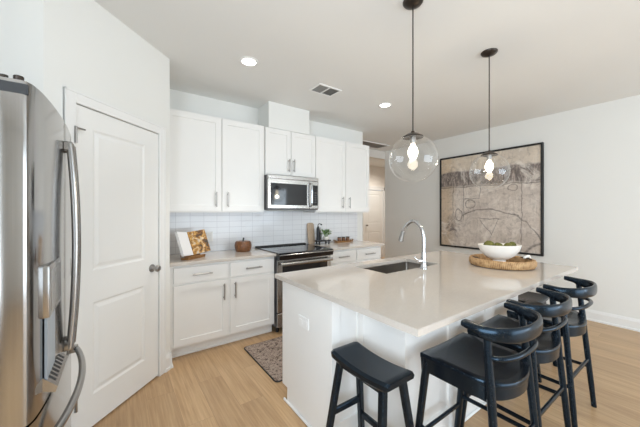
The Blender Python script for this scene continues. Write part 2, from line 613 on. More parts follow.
def panelled(bm, x0, x1, z0, z1, yf, yb, panels, steps):
    """slab in the xz plane, front at y = yf facing -y, with stepped panels; steps = [(inset, depth)]"""
    xs = sorted({x0, x1} | {p[0] for p in panels} | {p[1] for p in panels})
    zs = sorted({z0, z1} | {p[2] for p in panels} | {p[3] for p in panels})
    V = {}

    def vert(x, y, z):
        k = (round(x, 5), round(y, 5), round(z, 5))
        if k not in V:
            V[k] = bm.verts.new((x, y, z))
        return V[k]

    def inside(xa, xb, za, zb):
        return any(p[0] <= xa + 1e-6 and xb <= p[1] + 1e-6 and p[2] <= za + 1e-6 and zb <= p[3] + 1e-6 for p in panels)

    for i in range(len(xs) - 1):
        for j in range(len(zs) - 1):
            if not inside(xs[i], xs[i + 1], zs[j], zs[j + 1]):
                bm.faces.new((vert(xs[i], yf, zs[j]), vert(xs[i + 1], yf, zs[j]), vert(xs[i + 1], yf, zs[j + 1]), vert(xs[i], yf, zs[j + 1])))
    for (a, b, c, d) in panels:
        pts0 = [x for x in xs if a - 1e-6 <= x <= b + 1e-6]
        ptz0 = [z for z in zs if c - 1e-6 <= z <= d + 1e-6]
        prev = [vert(a, yf, c), vert(b, yf, c), vert(b, yf, d), vert(a, yf, d)]
        for ins, dep in steps:
            cur = [bm.verts.new((a + ins, yf + dep, c + ins)), bm.verts.new((b - ins, yf + dep, c + ins)), bm.verts.new((b - ins, yf + dep, d - ins)), bm.verts.new((a + ins, yf + dep, d - ins))]
            for k in range(4):
                bm.faces.new((prev[k], prev[(k + 1) % 4], cur[(k + 1) % 4], cur[k]))
            prev = cur
        bm.faces.new(prev)
    # edges and back
    bk = [bm.verts.new((x0, yb, z0)), bm.verts.new((x1, yb, z0)), bm.verts.new((x1, yb, z1)), bm.verts.new((x0, yb, z1))]
    bm.faces.new(list(reversed(bk)))
    bot = [vert(x, yf, z0) for x in xs]
    top = [vert(x, yf, z1) for x in xs]
    lef = [vert(x0, yf, z) for z in zs]
    rig = [vert(x1, yf, z) for z in zs]
    bm.faces.new([bk[0], bk[1]] + list(reversed(bot)))
    bm.faces.new([bk[3]] + top + [bk[2]])
    bm.faces.new([bk[0]] + lef + [bk[3]])
    bm.faces.new([bk[1], bk[2]] + list(reversed(rig)))


def obj(name, bm, mat, parent=None, smooth=False, loc=(0, 0, 0), rotz=0.0, angle=40):
    me = bpy.data.meshes.new(name)
    bmesh.ops.recalc_face_normals(bm, faces=bm.faces[:])
    bm.to_mesh(me)
    bm.free()
    if mat is not None:
        me.materials.append(mat if not isinstance(mat, str) else M[mat])
    if smooth:
        me.polygons.foreach_set('use_smooth', [True] * len(me.polygons))
        try:
            me.set_sharp_from_angle(angle=math.radians(angle))
        except Exception:
            pass
    o = bpy.data.objects.new(name, me)
    C.objects.link(o)
    if parent is not None:
        o.parent = parent
    o.location = loc
    o.rotation_euler = (0, 0, rotz)
    return o


def NB():
    return bmesh.new()


def bx(name, mat, parent, *dims, bev=0.0, seg=1, **kw):
    b = NB()
    box(b, *dims, bev=bev, seg=seg)
    return obj(name, b, mat, parent, **kw)


def thing(name, label, cat, loc=(0, 0, 0), rotz=0.0, group=None):
    o = bpy.data.objects.new(name, None)
    C.objects.link(o)
    o.empty_display_size = 0.1
    o.location = loc
    o.rotation_euler = (0, 0, rotz)
    o['label'], o['category'] = label, cat
    if group:
        o['group'] = group
    return o


def tag(o, label, cat, group=None):
    o['label'], o['category'] = label, cat
    if group:
        o['group'] = group
    return o


def struct(o):
    o['kind'] = 'structure'
    return o


def dup(root, loc, rotz, label):
    """copy of a thing with copies of its parts and sub-parts"""
    r = root.copy()
    C.objects.link(r)
    r.location, r.rotation_euler = loc, (0, 0, rotz)
    r['label'] = label

    def kids(src, dst):
        for ch in [o for o in bpy.data.objects if o.parent == src]:
            c = ch.copy()
            C.objects.link(c)
            c.parent = dst
            kids(ch, c)
    kids(root, r)
    return r


# ------------------------------------------------------------------ the setting
H = 2.743
YB = 3.52                       # kitchen wall
XR = 4.93                       # wall with the picture
struct(bx('floor', 'floor', None, -1.1, 8.2, -4.1, 6.1, -0.1, 0.0))
struct(bx('ceiling', 'ceil', None, -1.1, 8.2, -4.1, 6.1, H, H + 0.1))
struct(bx('wall_back', 'wall', None, 0.30, 3.415, YB, YB + 0.12, 0, H))
b = NB()
box(b, 0.392, 3.285, YB - 0.008, YB, 0.914, 1.395)
struct(obj('trim_tile', b, 'tile'))
# pantry: diagonal wall with a door opening, local x along the wall, local y into it
PX, PY = -0.322, 2.128
b = NB()
box(b, 0, 0.162, 0, 0.11, 0, H)
box(b, 0.863, 1.0, 0, 0.11, 0, H)
box(b, 0.162, 0.863, 0, 0.11, 2.04, H)
struct(obj('wall_pantry', b, 'wall', loc=(PX, PY, 0), rotz=PI / 4))
struct(bx('wall_pantry_return', 'wall', None, 0.30, 0.386, 2.90, YB, 0, H))
struct(bx('wall_alcove', 'wall', None, -1.0, PX, PY, PY + 0.1, 0, H))
# left wall with a made-up window opening for the added side light
b = NB()
box(b, -1.05, -0.95, -4.0, -1.6, 0, H)
box(b, -1.05, -0.95, 0.2, PY, 0, H)
box(b, -1.05, -0.95, -1.6, 0.2, 0, 0.6)
box(b, -1.05, -0.95, -1.6, 0.2, 2.3, H)
struct(obj('wall_left', b, 'wall'))
# rear wall with two window openings
b = NB()
box(b, -1.05, 1.4, -4.1, -4.0, 0, H)
box(b, 4.6, XR + 0.1, -4.1, -4.0, 0, H)
for x0, x1 in ((1.4, 4.6),):
    box(b, x0, x1, -4.1, -4.0, 0, 0.04)
    box(b, x0, x1, -4.1, -4.0, 2.4, H)
struct(obj('wall_rear', b, 'wall'))
b = NB()
box(b, XR, XR + 0.1, -4.1, -3.9, 0, H)
box(b, XR, XR + 0.1, -2.8, 4.37, 0, H)
box(b, XR, XR + 0.1, -3.9, -2.8, 0, 0.45)
box(b, XR, XR + 0.1, -3.9, -2.8, 2.25, H)
struct(obj('wall_right', b, 'wall'))
# hall opening beyond the kitchen wall
struct(bx('wall_header', 'hall', None, 3.415, XR + 0.1, 4.37, 4.47, 2.575, H))
struct(bx('wall_passage', 'hall', None, 3.30, 3.415, YB + 0.12, 5.93, 0, H))
b = NB()
box(b, 3.3, 5.80, 5.93, 6.03, 0, H)
box(b, 6.66, 8.2, 5.93, 6.03, 0, H)
box(b, 5.80, 6.66, 5.93, 6.03, 2.05, H)
struct(obj('wall_hall', b, 'hall'))
struct(bx('wall_hall_end', 'hall', None, 8.1, 8.2, 4.3, 6.03, 0, H))
struct(bx('wall_hall_side', 'hall', None, XR + 0.1, 8.2, 4.27, 4.37, 0, H))
# vent chase over the microwave cabinet
struct(bx('wall_chase', 'wall', None, 1.518, 2.115, 3.20, YB, 2.425, H))


def baseboard_profile(bm, x0, x1, yf, yb, h=0.135):
    """board along x, front at yf (towards -y)"""
    prof = [(yb, 0), (yf - 0.010, 0), (yf - 0.010, 0.02), (yf, 0.024), (yf, h - 0.03), (yf + (yb - yf) * 0.35, h - 0.012), (yf + (yb - yf) * 0.5, h), (yb, h)]
    ring_loft(bm, [[(x, y, z) for y, z in prof] for x in (x0, x1)])


b = NB()
baseboard_profile(b, -8.47, 0.0, -0.016, 0.0)
struct(obj('baseboard_right', b, 'trim', loc=(XR, -4.1, 0), rotz=-PI / 2))
b = NB()
baseboard_profile(b, 0.925, 1.008, -0.016, 0.0)
struct(obj('baseboard_pantry', b, 'trim', loc=(PX, PY, 0), rotz=PI / 4))
b = NB()
baseboard_profile(b, -0.035, 0.12, -0.016, 0.0)
struct(obj('baseboard_pantry_return', b, 'trim', loc=(0.386, 2.845, 0), rotz=PI / 2))
# pantry door casing
b = NB()
for x0, x1, z0, z1 in ((0.098, 0.165, 0, 2.105), (0.860, 0.927, 0, 2.105), (0.165, 0.860, 2.038, 2.105)):
    box(b, x0, x1, -0.017, 0.0, z0, z1, bev=0.003)
box(b, 0.098, 0.108, -0.021, 0.0, 0, 2.105)
box(b, 0.917, 0.927, -0.021, 0.0, 0, 2.105)
box(b, 0.098, 0.927, -0.021, 0.0, 2.095, 2.105)
struct(obj('trim_1', b, 'trim', loc=(PX, PY, 0), rotz=PI / 4))
# pantry door
door = thing('door_1', 'white two-panel pantry door set diagonally beside the refrigerator', 'door', (PX, PY, 0), PI / 4)
struct(door)
b = NB()
DS = [(0.012, 0.007), (0.022, 0.007), (0.042, 0.0015)]
panelled(b, 0.1655, 0.8595, 0.014, 2.034, 0.0, 0.036, [(0.283, 0.712, 0.215, 0.803), (0.283, 0.712, 1.007, 1.91)], DS)
obj('door_panel', b, 'door', door)
b = NB()
lk = 0.788
kz = 0.925
prof = [(0.0, 0.0), (0.031, 0.0), (0.031, -0.006), (0.016, -0.010), (0.011, -0.014), (0.011, -0.034), (0.020, -0.040), (0.027, -0.050), (0.027, -0.060), (0.019, -0.070), (0.0, -0.073)]
lathe(b, [(r, -z) for r, z in prof], 24)
bmesh.ops.rotate(b, cent=(0, 0, 0), matrix=Matrix.Rotation(PI / 2, 3, 'X'), verts=b.verts[:])
o = obj('door_knob', b, 'nickel', door, smooth=True, loc=(lk, 0.0, kz))
o['label'] = 'brushed nickel round door knob'
for z in (0.24, 1.06, 1.845):
    b = NB()
    box(b, 0.150, 0.160, -0.023, -0.016, z - 0.05, z + 0.05)
    tube(b, [(0.157, -0.022, z - 0.05), (0.157, -0.022, z + 0.05)], 0.0075, 8)
    if z > 1.5:
        box(b, 0.157, 0.215, -0.024, -0.016, z + 0.038, z + 0.047)
    o = obj('door_hinge', b, 'hsteel', door)
    o['label'] = 'brushed nickel hinge'
# hall door
door2 = thing('door_2', 'beige-lit white hall door beyond the kitchen wall', 'door', (5.80, 5.93, 0), 0)
struct(door2)
b = NB()
panelled(b, 0.04, 0.82, 0.012, 2.03, 0.01, 0.046, [(0.17, 0.69, 0.21, 0.80), (0.17, 0.69, 1.05, 1.90)], DS)
obj('door_panel', b, 'door', door2)
b = NB()
sphere(b, (0.10, -0.045, 1.0), 0.028)
tube(b, [(0.10, 0.01, 1.0), (0.10, -0.045, 1.0)], 0.012, 10)
obj('door_knob', b, 'nickel', door2, smooth=True)
b = NB()
box(b, 5.75, 5.835, 5.913, 5.93, 0, 2.13)
box(b, 6.625, 6.71, 5.913, 5.93, 0, 2.13)
box(b, 5.75, 6.71, 5.913, 5.93, 2.04, 2.13)
box(b, 5.735, 6.725, 5.905, 5.93, 2.12, 2.145)
struct(obj('trim_2', b, 'trim'))


# ------------------------------------------------------------------ cabinets
SH = [(0.0015, 0.009)]          # shaker step


def pull(parent, x, y, z, length, vertical):
    """square bar pull on the face at y, facing -y"""
    b = NB()
    h = length / 2
    if vertical:
        box(b, x - 0.006, x + 0.006, y - 0.036, y - 0.026, z - h, z + h, bev=0.002)
        for s in (-1, 1):
            box(b, x - 0.005, x + 0.005, y - 0.027, y, z + s * (h - 0.022) - 0.005, z + s * (h - 0.022) + 0.005)
    else:
        box(b, x - h, x + h, y - 0.036, y - 0.026, z - 0.006, z + 0.006, bev=0.002)
        for s in (-1, 1):
            box(b, x + s * (h - 0.022) - 0.005, x + s * (h - 0.022) + 0.005, y - 0.027, y, z - 0.005, z + 0.005)
    o = obj('handle', b, 'nickel', parent)
    o['label'] = 'brushed nickel bar pull'
    return o


def shaker_door(parent, x0, x1, z0, z1, yf, hx, hz, rail=0.058, hlen=0.165):
    b = NB()
    panelled(b, x0, x1, z0, z1, yf, yf + 0.019, [(x0 + rail, x1 - rail, z0 + rail, z1 - rail)], SH)
    d = obj('door', b, 'cab', parent)
    pull(d, hx, yf, hz, hlen, True)
    return d


def drawer_front(parent, x0, x1, z0, z1, yf, hlen=0.185):
    b = NB()
    box(b, x0, x1, yf, yf + 0.019, z0, z1, bev=0.002)
    d = obj('drawer', b, 'cab', parent)
    pull(d, (x0 + x1) / 2, yf, (z0 + z1) / 2, hlen, False)
    return d


def base_cabinet(name, label, x0, x1, xm, handles_in=True):
    yf = 2.925
    t = thing(name, label, 'cabinet', (0, 0, 0))
    b = NB()
    box(b, x0, x1, yf + 0.02, YB - 0.001, 0.105, 0.884)
    obj('carcass', b, 'cab', t)
    bx('toe_kick', 'cab', t, x0, x1, yf + 0.085, yf + 0.10, 0.0, 0.105)
    bx('shoe_molding', 'cab', t, x0, x1, yf + 0.072, yf + 0.085, 0.0, 0.02, bev=0.004)
    if x0 < 1:
        bx('filler_strip', 'cab', t, 0.388, x0, yf + 0.012, yf + 0.035, 0.0, 0.884)
    e = 0.012
    for a, c, side in ((x0 + e, xm - e, 1), (xm + e, x1 - e, -1)):
        drawer_front(t, a, c, 0.712, 0.858, yf)
        hx = c - 0.045 if side > 0 else a + 0.045
        shaker_door(t, a, c, 0.125, 0.692, yf, hx, 0.578)
    return t


base_cabinet('base_cabinet', 'white shaker base cabinet with two doors and two drawers, beside the pantry wall', 0.418, 1.466, 0.945)
base_cabinet('base_cabinet', 'white shaker base cabinet with drawers, just past the range toward the hall', 2.232, 3.225, 2.722)


def upper_cabinet(label, x0, x1, z0, z1, xm, hz, hlen, rail=0.062, ex=0.004):
    yf = 3.192
    t = thing('upper_cabinet', label, 'cabinet', (0, 0, 0))
    bx('carcass', 'cab', t, x0, x1, yf + 0.021, YB - 0.009 if z0 < 1.4 else YB - 0.001, z0, z1)
    e = 0.004
    for a, c, side in ((x0 + ex, xm - e, 1), (xm + e, x1 - ex, -1)):
        hx = c - 0.06 if side > 0 else a + 0.06
        if x1 - x0 < 0.8:
            hx = c - 0.032 if side > 0 else a + 0.032
        shaker_door(t, a, c, z0 + 0.016, z1 - 0.010, yf, hx, hz, rail, hlen)
    return t


upper_cabinet('tall white wall cabinet with two shaker doors next to the pantry, above the cookbook', 0.388, 1.458, 1.378, 2.43, 0.950, 1.52, 0.165)
upper_cabinet('short white two-door wall cabinet directly above the microwave', 1.468, 2.212, 1.835, 2.424, 1.828, 1.975, 0.165, 0.055)
upper_cabinet('white wall cabinet with two shaker doors nearest the hall, above the potted plant', 2.216, 3.245, 1.378, 2.43, 2.752, 1.52, 0.165)

# counters on the kitchen wall
for x0, x1, lab in ((0.388, 1.467, 'greige quartz counter along the wall, holding the open cookbook'), (2.231, 3.265, 'greige quartz counter beyond the range, holding the black riser')):
    b = NB()
    box(b, x0, x1, 2.893, YB - 0.009, 0.884, 0.914, bev=0.002)
    tag(obj('countertop', b, 'quartz'), lab, 'countertop')

# ------------------------------------------------------------------ range
rg = thing('range', 'stainless slide-in electric range with black glass top between the base cabinets', 'stove', (0, 0, 0))
X0, X1 = 1.471, 2.227
bx('body', 'dkgrey', rg, X0, X1, 2.905, 3.50, 0.07, 0.893)
for x in (X0 + 0.04, X1 - 0.04):
    for y in (2.96, 3.44):
        b = NB()
        lathe(b, [(0, 0.0), (0.018, 0.0), (0.018, 0.07), (0, 0.07)], 12, x, y)
        obj('foot', b, 'black', rg)
b = NB()
prof = [(3.50, 0.893), (3.50, 0.922), (2.88, 0.922), (2.845, 0.919), (2.825, 0.910), (2.825, 0.900), (2.85, 0.893)]
ring_loft(b, [[(x, y, z) for y, z in prof] for x in (X0 - 0.004, X1 + 0.004)])
ck = obj('cooktop', b, 'bglass', rg)
for x, y, r in ((1.66, 3.02, 0.11), (2.04, 3.02, 0.085), (1.66, 3.32, 0.075), (2.04, 3.32, 0.095), (1.85, 3.36, 0.05)):
    b = NB()
    lathe(b, [(r - 0.003, 0.9222), (r, 0.9224), (r - 0.003, 0.9226), (r - 0.006, 0.9224), (r - 0.003, 0.9222)], 40, x, y)
    obj('burner_ring', b, 'burner', ck)
bx('back_trim', 'black', rg, X0, X1, 3.455, 3.508, 0.914, 0.938, bev=0.004)
b = NB()
prof = [(2.905, 0.892), (2.822, 0.8995), (2.815, 0.893), (2.83, 0.845), (2.905, 0.838)]
ring_loft(b, [[(x, y, z) for y, z in prof] for x in (X0, X1)])
cp = obj('control_panel', b, 'bglass', rg)
bx('panel_trim', 'steel', cp, X0 - 0.002, X1 + 0.002, 2.812, 2.83, 0.893, 0.903, bev=0.003)
b = NB()
box(b, X0 + 0.002, X1 - 0.002, 2.868, 2.904, 0.245, 0.838, bev=0.004)
od = obj('oven_door', b, 'steel', rg)
bx('window', 'bglass', od, X0 + 0.06, X1 - 0.06, 2.864, 2.870, 0.34, 0.765, bev=0.002)
b = NB()
bar(b, (X0 + 0.02, 2.815, 0.795), (X1 - 0.02, 2.815, 0.795), 0.026, 0.026, 0.040, 0.040, power=3)
for x in (X0 + 0.055, X1 - 0.055):
    box(b, x - 0.014, x + 0.014, 2.818, 2.870, 0.783, 0.807)
obj('handle', b, 'hsteel', od, smooth=True)
b = NB()
box(b, X0 + 0.002, X1 - 0.002, 2.868, 2.904, 0.075, 0.235, bev=0.006)
obj('drawer', b, 'steel', rg)

# ------------------------------------------------------------------ microwave
mw = thing('microwave', 'stainless over-the-range microwave mounted under the short cabinet', 'microwave', (0, 0, 0))
X0, X1, YF, Z0, Z1 = 1.461, 2.196, 3.100, 1.415, 1.832
bx('body', 'dkgrey', mw, X0 + 0.003, X1 - 0.003, YF + 0.03, YB - 0.012, Z0 + 0.006, Z1)
b = NB()
box(b, X0, X0 + 0.585, YF, YF + 0.03, Z0 + 0.012, Z1 - 0.045, bev=0.004)
md = obj('door', b, 'steel', mw)
bx('window', 'bglass', md, X0 + 0.034, X0 + 0.552, YF - 0.003, YF + 0.004, Z0 + 0.052, Z1 - 0.098, bev=0.002)
b = NB()
pts = spline([(X0 + 0.603, YF + 0.002, Z1 - 0.075), (X0 + 0.603, YF - 0.034, Z1 - 0.105), (X0 + 0.603, YF - 0.040, (Z0 + Z1) / 2), (X0 + 0.603, YF - 0.034, Z0 + 0.07), (X0 + 0.603, YF + 0.002, Z0 + 0.04)], 6)
tube(b, pts, 0.0125, 12)
obj('handle', b, 'chrome', md, smooth=True)
b = NB()
box(b, X0 + 0.588, X1, YF, YF + 0.03, Z0 + 0.012, Z1 - 0.045, bev=0.004)
mp = obj('control_panel', b, 'steel', mw)
bx('keypad', 'bglass', mp, X0 + 0.622, X1 - 0.014, YF - 0.002, YF + 0.004, Z0 + 0.052, Z1 - 0.098)
b = NB()
for r in range(5):
    for c in range(3):
        box(b, X0 + 0.640 + c * 0.032, X0 + 0.662 + c * 0.032, YF - 0.0028, YF - 0.001, Z0 + 0.09 + r * 0.03, Z0 + 0.106 + r * 0.03)
obj('buttons', b, 'dkgrey', mp)
b = NB()
box(b, X0, X1, YF, YF + 0.03, Z1 - 0.043, Z1, bev=0.004)
mv = obj('vent_grille', b, 'steel', mw)
bx('bottom_plate', 'dkgrey', mw, X0 + 0.01, X1 - 0.01, YF + 0.004, YF + 0.38, Z0 - 0.004, Z0 + 0.012)

# ------------------------------------------------------------------ island
isl = thing('island_cabinet', 'white kitchen island base with panelled seating side and outlet on its end', 'kitchen island', (0, 0, 0))
b = NB()
ring_loft(b, [[(x, y, z) for y, z in ((1.296, 0.0), (1.822, 0.0), (1.822, 0.105), (1.895, 0.105), (1.895, 0.884), (1.296, 0.884))] for x in (1.012, 1.030)])
obj('end_panel', b, 'cab', isl)
bx('end_panel', 'cab', isl, 2.732, 2.750, 0.977, 1.895, 0.0, 0.884)
b = NB()
panelled(b, 1.030, 1.262, 0.0, 0.884, 1.296, 1.312, [(1.075, 1.215, 0.14, 0.80)], SH)
obj('end_return', b, 'cab', isl)
b = NB()
box(b, 1.262, 1.278, 0.977, 1.312, 0.0, 0.884)
obj('knee_panel', b, 'cab', isl)
b = NB()
pw = (2.732 - 1.278) / 3
pn = [(1.278 + i * pw + 0.07, 1.278 + (i + 1) * pw - 0.07, 0.16, 0.80) for i in range(3)]
panelled(b, 1.278, 2.732, 0.0, 0.884, 0.977, 0.995, pn, [(0.008, 0.010), (0.016, 0.010)])
obj('seating_panel', b, 'cab', isl)
b = NB()
box(b, 1.030, 2.732, 1.877, 1.895, 0.105, 0.884)
obj('kitchen_side_panel', b, 'cab', isl)
b = NB()
box(b, 0.999, 1.012, 1.283, 1.861, 0.0, 0.020, bev=0.005)
box(b, 0.999, 1.249, 1.283, 1.296, 0.0, 0.020, bev=0.005)
box(b, 1.249, 1.262, 0.964, 1.296, 0.0, 0.020, bev=0.005)
box(b, 1.249, 2.763, 0.964, 0.977, 0.0, 0.020, bev=0.005)
box(b, 2.750, 2.763, 0.964, 1.877, 0.0, 0.020, bev=0.005)
obj('shoe_molding', b, 'trim', isl)
b = NB()
ring_loft(b, [[(x, y, z) for y, z in ((0.977, 0.862), (0.969, 0.862), (0.955, 0.884), (0.977, 0.884))] for x in (1.262, 2.750)])
obj('crown_molding', b, 'trim', isl)
# outlet on the island end
oc = bx('outlet', 'plate', isl, 1.004, 1.012, 1.535, 1.655, 0.614, 0.690, bev=0.003)
for y in (1.567, 1.623):
    b = NB()
    box(b, 1.0025, 1.005, y - 0.018, y + 0.018, 0.636, 0.668, bev=0.001)
    obj('socket', b, 'plate', oc)

# island counter with the sink cut-out
b = NB()
ox0, ox1, oy0, oy1 = 0.976, 3.214, 0.693, 1.957
sx0, sx1, sy0, sy1 = 1.67, 2.375, 1.465, 1.825
outer = [(ox0, oy0), (ox1, oy0), (ox1, oy1), (ox0, oy1)]
inner = [(sx0, sy0), (sx1, sy0), (sx1, sy1), (sx0, sy1)]
vs = {}
for z in (0.884, 0.914):
    vs[z] = ([b.verts.new((*p, z)) for p in outer], [b.verts.new((*p, z)) for p in inner])
    for i in range(4):
        j = (i + 1) % 4
        b.faces.new((vs[z][0][i], vs[z][0][j], vs[z][1][j], vs[z][1][i]))
for k in (0, 1):
    for i in range(4):
        j = (i + 1) % 4
        b.faces.new((vs[0.884][k][i], vs[0.884][k][j], vs[0.914][k][j], vs[0.914][k][i]))
bmesh.ops.recalc_face_normals(b, faces=b.faces[:])
es = [e for e in b.edges if abs(e.verts[0].co.z - e.verts[1].co.z) < 1e-4 and e.verts[0].co.z > 0.9 and len(e.link_faces) == 2 and e.calc_face_angle(0) > 1]
bmesh.ops.bevel(b, geom=es, offset=0.0025, segments=2, affect='EDGES')
tag(obj('island_countertop', b, 'quartz'), 'large greige quartz slab topping the island, with the sink cut into it', 'countertop')

# sink
sk = thing('sink', 'undermount stainless single-bowl sink set in the island counter', 'sink', (0, 0, 0))
b = NB()
x0, x1, y0, y1, zt, zb, th = sx0 - 0.004, sx1 + 0.004, sy0 - 0.004, sy1 + 0.004, 0.883, 0.69, 0.012
top = [(x0, y0), (x1, y0), (x1, y1), (x0, y1)]


def rr(x0, x1, y0, y1, r, n=5):
    o = []
    for cx, cy, a0 in ((x1 - r, y1 - r, 0), (x0 + r, y1 - r, PI / 2), (x0 + r, y0 + r, PI), (x1 - r, y0 + r, 1.5 * PI)):
        for k in range(n + 1):
            a = a0 + PI / 2 * k / n
            o.append((cx + r * math.cos(a), cy + r * math.sin(a)))
    return o


rings = [[(x, y, zt) for x, y in rr(x0 - 0.02, x1 + 0.02, y0 - 0.02, y1 + 0.02, 0.03)],
         [(x, y, zt) for x, y in rr(x0, x1, y0, y1, 0.02)],
         [(x, y, zb + 0.02) for x, y in rr(x0 + 0.004, x1 - 0.004, y0 + 0.004, y1 - 0.004, 0.02)],
         [(x, y, zb + 0.005) for x, y in rr(x0 + 0.012, x1 - 0.012, y0 + 0.012, y1 - 0.012, 0.02)],
         [(x, y, zb) for x, y in rr(x0 + 0.03, x1 - 0.03, y0 + 0.03, y1 - 0.03, 0.02)]]
vr = ring_loft(b, rings, cap=False)
b.faces.new(vr[-1])
obj('basin', b, 'sink', sk, smooth=True)
b = NB()
lathe(b, [(0.0, zb + 0.001), (0.030, zb + 0.001), (0.045, zb + 0.005), (0.047, zb + 0.001)], 24, (sx0 + sx1) / 2, 1.70)
obj('drain', b, 'chrome', sk, smooth=True)

# faucet
fx, fy = 2.069, 1.415
fc = thing('faucet', 'chrome pull-down gooseneck faucet standing at the island sink', 'faucet', (fx, fy, 0.914))
b = NB()
lathe(b, [(0, 0), (0.029, 0), (0.029, 0.006), (0.024, 0.012), (0.022, 0.05), (0.0225, 0.095), (0.019, 0.12), (0.0145, 0.14), (0.0, 0.142)], 24)
obj('base', b, 'chrome', fc, smooth=True)
b = NB()
pts = spline([(0, 0, 0.13), (0, 0, 0.21), (0, 0.004, 0.285), (0, 0.03, 0.348), (0, 0.085, 0.390), (0, 0.14, 0.378), (0, 0.185, 0.335), (0, 0.207, 0.295)], 8)
tube(b, pts, 0.0150, 14)
sp_ = obj('spout', b, 'chrome', fc, smooth=True)
b = NB()
pts = [(0, 0.203, 0.303), (0, 0.212, 0.28), (0, 0.222, 0.25), (0, 0.233, 0.212), (0, 0.234, 0.208)]
tube(b, pts, [0.0175, 0.0185, 0.0205, 0.0225, 0.019], 16)
obj('spray_head', b, 'nickel', sp_, smooth=True)
b = NB()
tube(b, [(0, 0, 0.066), (-0.03, 0.012, 0.066), (-0.048, 0.02, 0.066)], [0.013, 0.015, 0.015], 14)
tube(b, [(-0.043, 0.018, 0.066), (-0.062, 0.024, 0.082), (-0.085, 0.030, 0.10)], [0.006, 0.005, 0.0045], 10)
obj('lever', b, 'lever', fc, smooth=True)

# ------------------------------------------------------------------ refrigerator
fr = thing('refrigerator', 'stainless french-door refrigerator with ice dispenser beside the pantry door', 'refrigerator', (0, 0, 0))
FY0, FY1 = 1.195, 2.105
FM = (FY0 + FY1) / 2
FXB = -0.90


def front_x(y):
    s = (y - FM) / ((FY1 - FY0) / 2)
    return -0.182 - 0.020 * s * s - 0.012 * s ** 8


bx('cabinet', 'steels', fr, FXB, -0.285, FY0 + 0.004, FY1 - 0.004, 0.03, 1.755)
for x in (-0.86, -0.34):
    for y in (FY0 + 0.05, FY1 - 0.05):
        b = NB()
        lathe(b, [(0, 0), (0.02, 0), (0.02, 0.035), (0, 0.035)], 12, x, y)
        obj('foot', b, 'black', fr)


def fridge_leaf(name, y0, y1, z0, z1, edge0, edge1, hole=None):
    """bowed door; edge0/edge1 round the vertical edges"""
    b = NB()
    ys = [y0 + (y1 - y0) * i / 20 for i in range(21)]
    out = []
    for y in ys:
        x = front_x(y)
        out.append((x, y))
    rd = 0.012
    poly = []
    poly.append((-0.275, y0))
    poly += [(out[0][0] - rd, y0), (out[0][0] - rd * 0.3, y0 + rd * 0.3)]
    poly += [(x - 0.0, y) for x, y in out if y0 + rd <= y <= y1 - rd]
    poly += [(out[-1][0] - rd * 0.3, y1 - rd * 0.3), (out[-1][0] - rd, y1)]
    poly.append((-0.275, y1))
    prism(b, poly, z0, z1)
    return obj(name, b, 'steelv', fr, smooth=True, angle=25)


dl = fridge_leaf('door', FY0, FM - 0.003, 0.745, 1.772, 1, 0)
dr = fridge_leaf('door', FM + 0.003, FY1, 0.745, 1.772, 0, 1)
fz = fridge_leaf('freezer_drawer', FY0, FY1, 0.06, 0.735, 1, 1)
# dark caps and hinge covers on top of the doors
for d_, y0, y1 in ((dl, FY0, FM - 0.003), (dr, FM + 0.003, FY1)):
    b = NB()
    box(b, -0.278, -0.214, y0 - 0.0015, y1, 1.732, 1.762)
    obj('end_cap', b, 'black', d_)
for y, s in ((FY0 + 0.035, 1), (FY1 - 0.035, -1)):
    b = NB()
    box(b, -0.42, -0.262, y - 0.028, y + 0.028, 1.7725, 1.782, bev=0.003)
    box(b, -0.42, -0.29, y - 0.028, y + 0.028, 1.756, 1.7725)
    lathe(b, [(0, 1.775), (0.012, 1.775), (0.012, 1.788), (0.010, 1.79), (0, 1.79)], 16, -0.238, y - 0.012 * s)
    lathe(b, [(0, 1.775), (0.009, 1.775), (0.009, 1.785), (0, 1.787)], 16, -0.268, y - 0.012 * s)
    obj('hinge_cover', b, 'bronze', fr)


def bow_handle(parent, axis, fixed, a, b_, bow, r=0.0135):
    """bowed bar handle; axis 'z' (fixed = y) or 'y' (fixed = z)"""
    b = NB()
    n = 28
    pts = []
    for i in range(n + 1):
        t = i / n
        q = a + (b_ - a) * t
        k = 1 - (2 * t - 1) ** 2
        y = fixed if axis == 'z' else q
        x = front_x(y) + 0.020 + bow * k
        pts.append((x, y, q) if axis == 'z' else (x, y, fixed))
    tube(b, pts, r, 12)
    for q in (0.012, 0.988):
        qq = a + (b_ - a) * q
        y = fixed if axis == 'z' else qq
        z = qq if axis == 'z' else fixed
        xf = front_x(y)
        box(b, xf - 0.002, xf + 0.030, y - 0.012, y + 0.012, z - 0.02, z + 0.02, bev=0.004)
    return obj('handle', b, 'hsteel', parent, smooth=True)


bow_handle(dl, 'z', FM - 0.032, 0.80, 1.675, 0.019)
bow_handle(dr, 'z', FM + 0.032, 0.80, 1.675, 0.019)
bow_handle(fz, 'y', 0.64, FY0 + 0.06, FY1 - 0.06, 0.034)
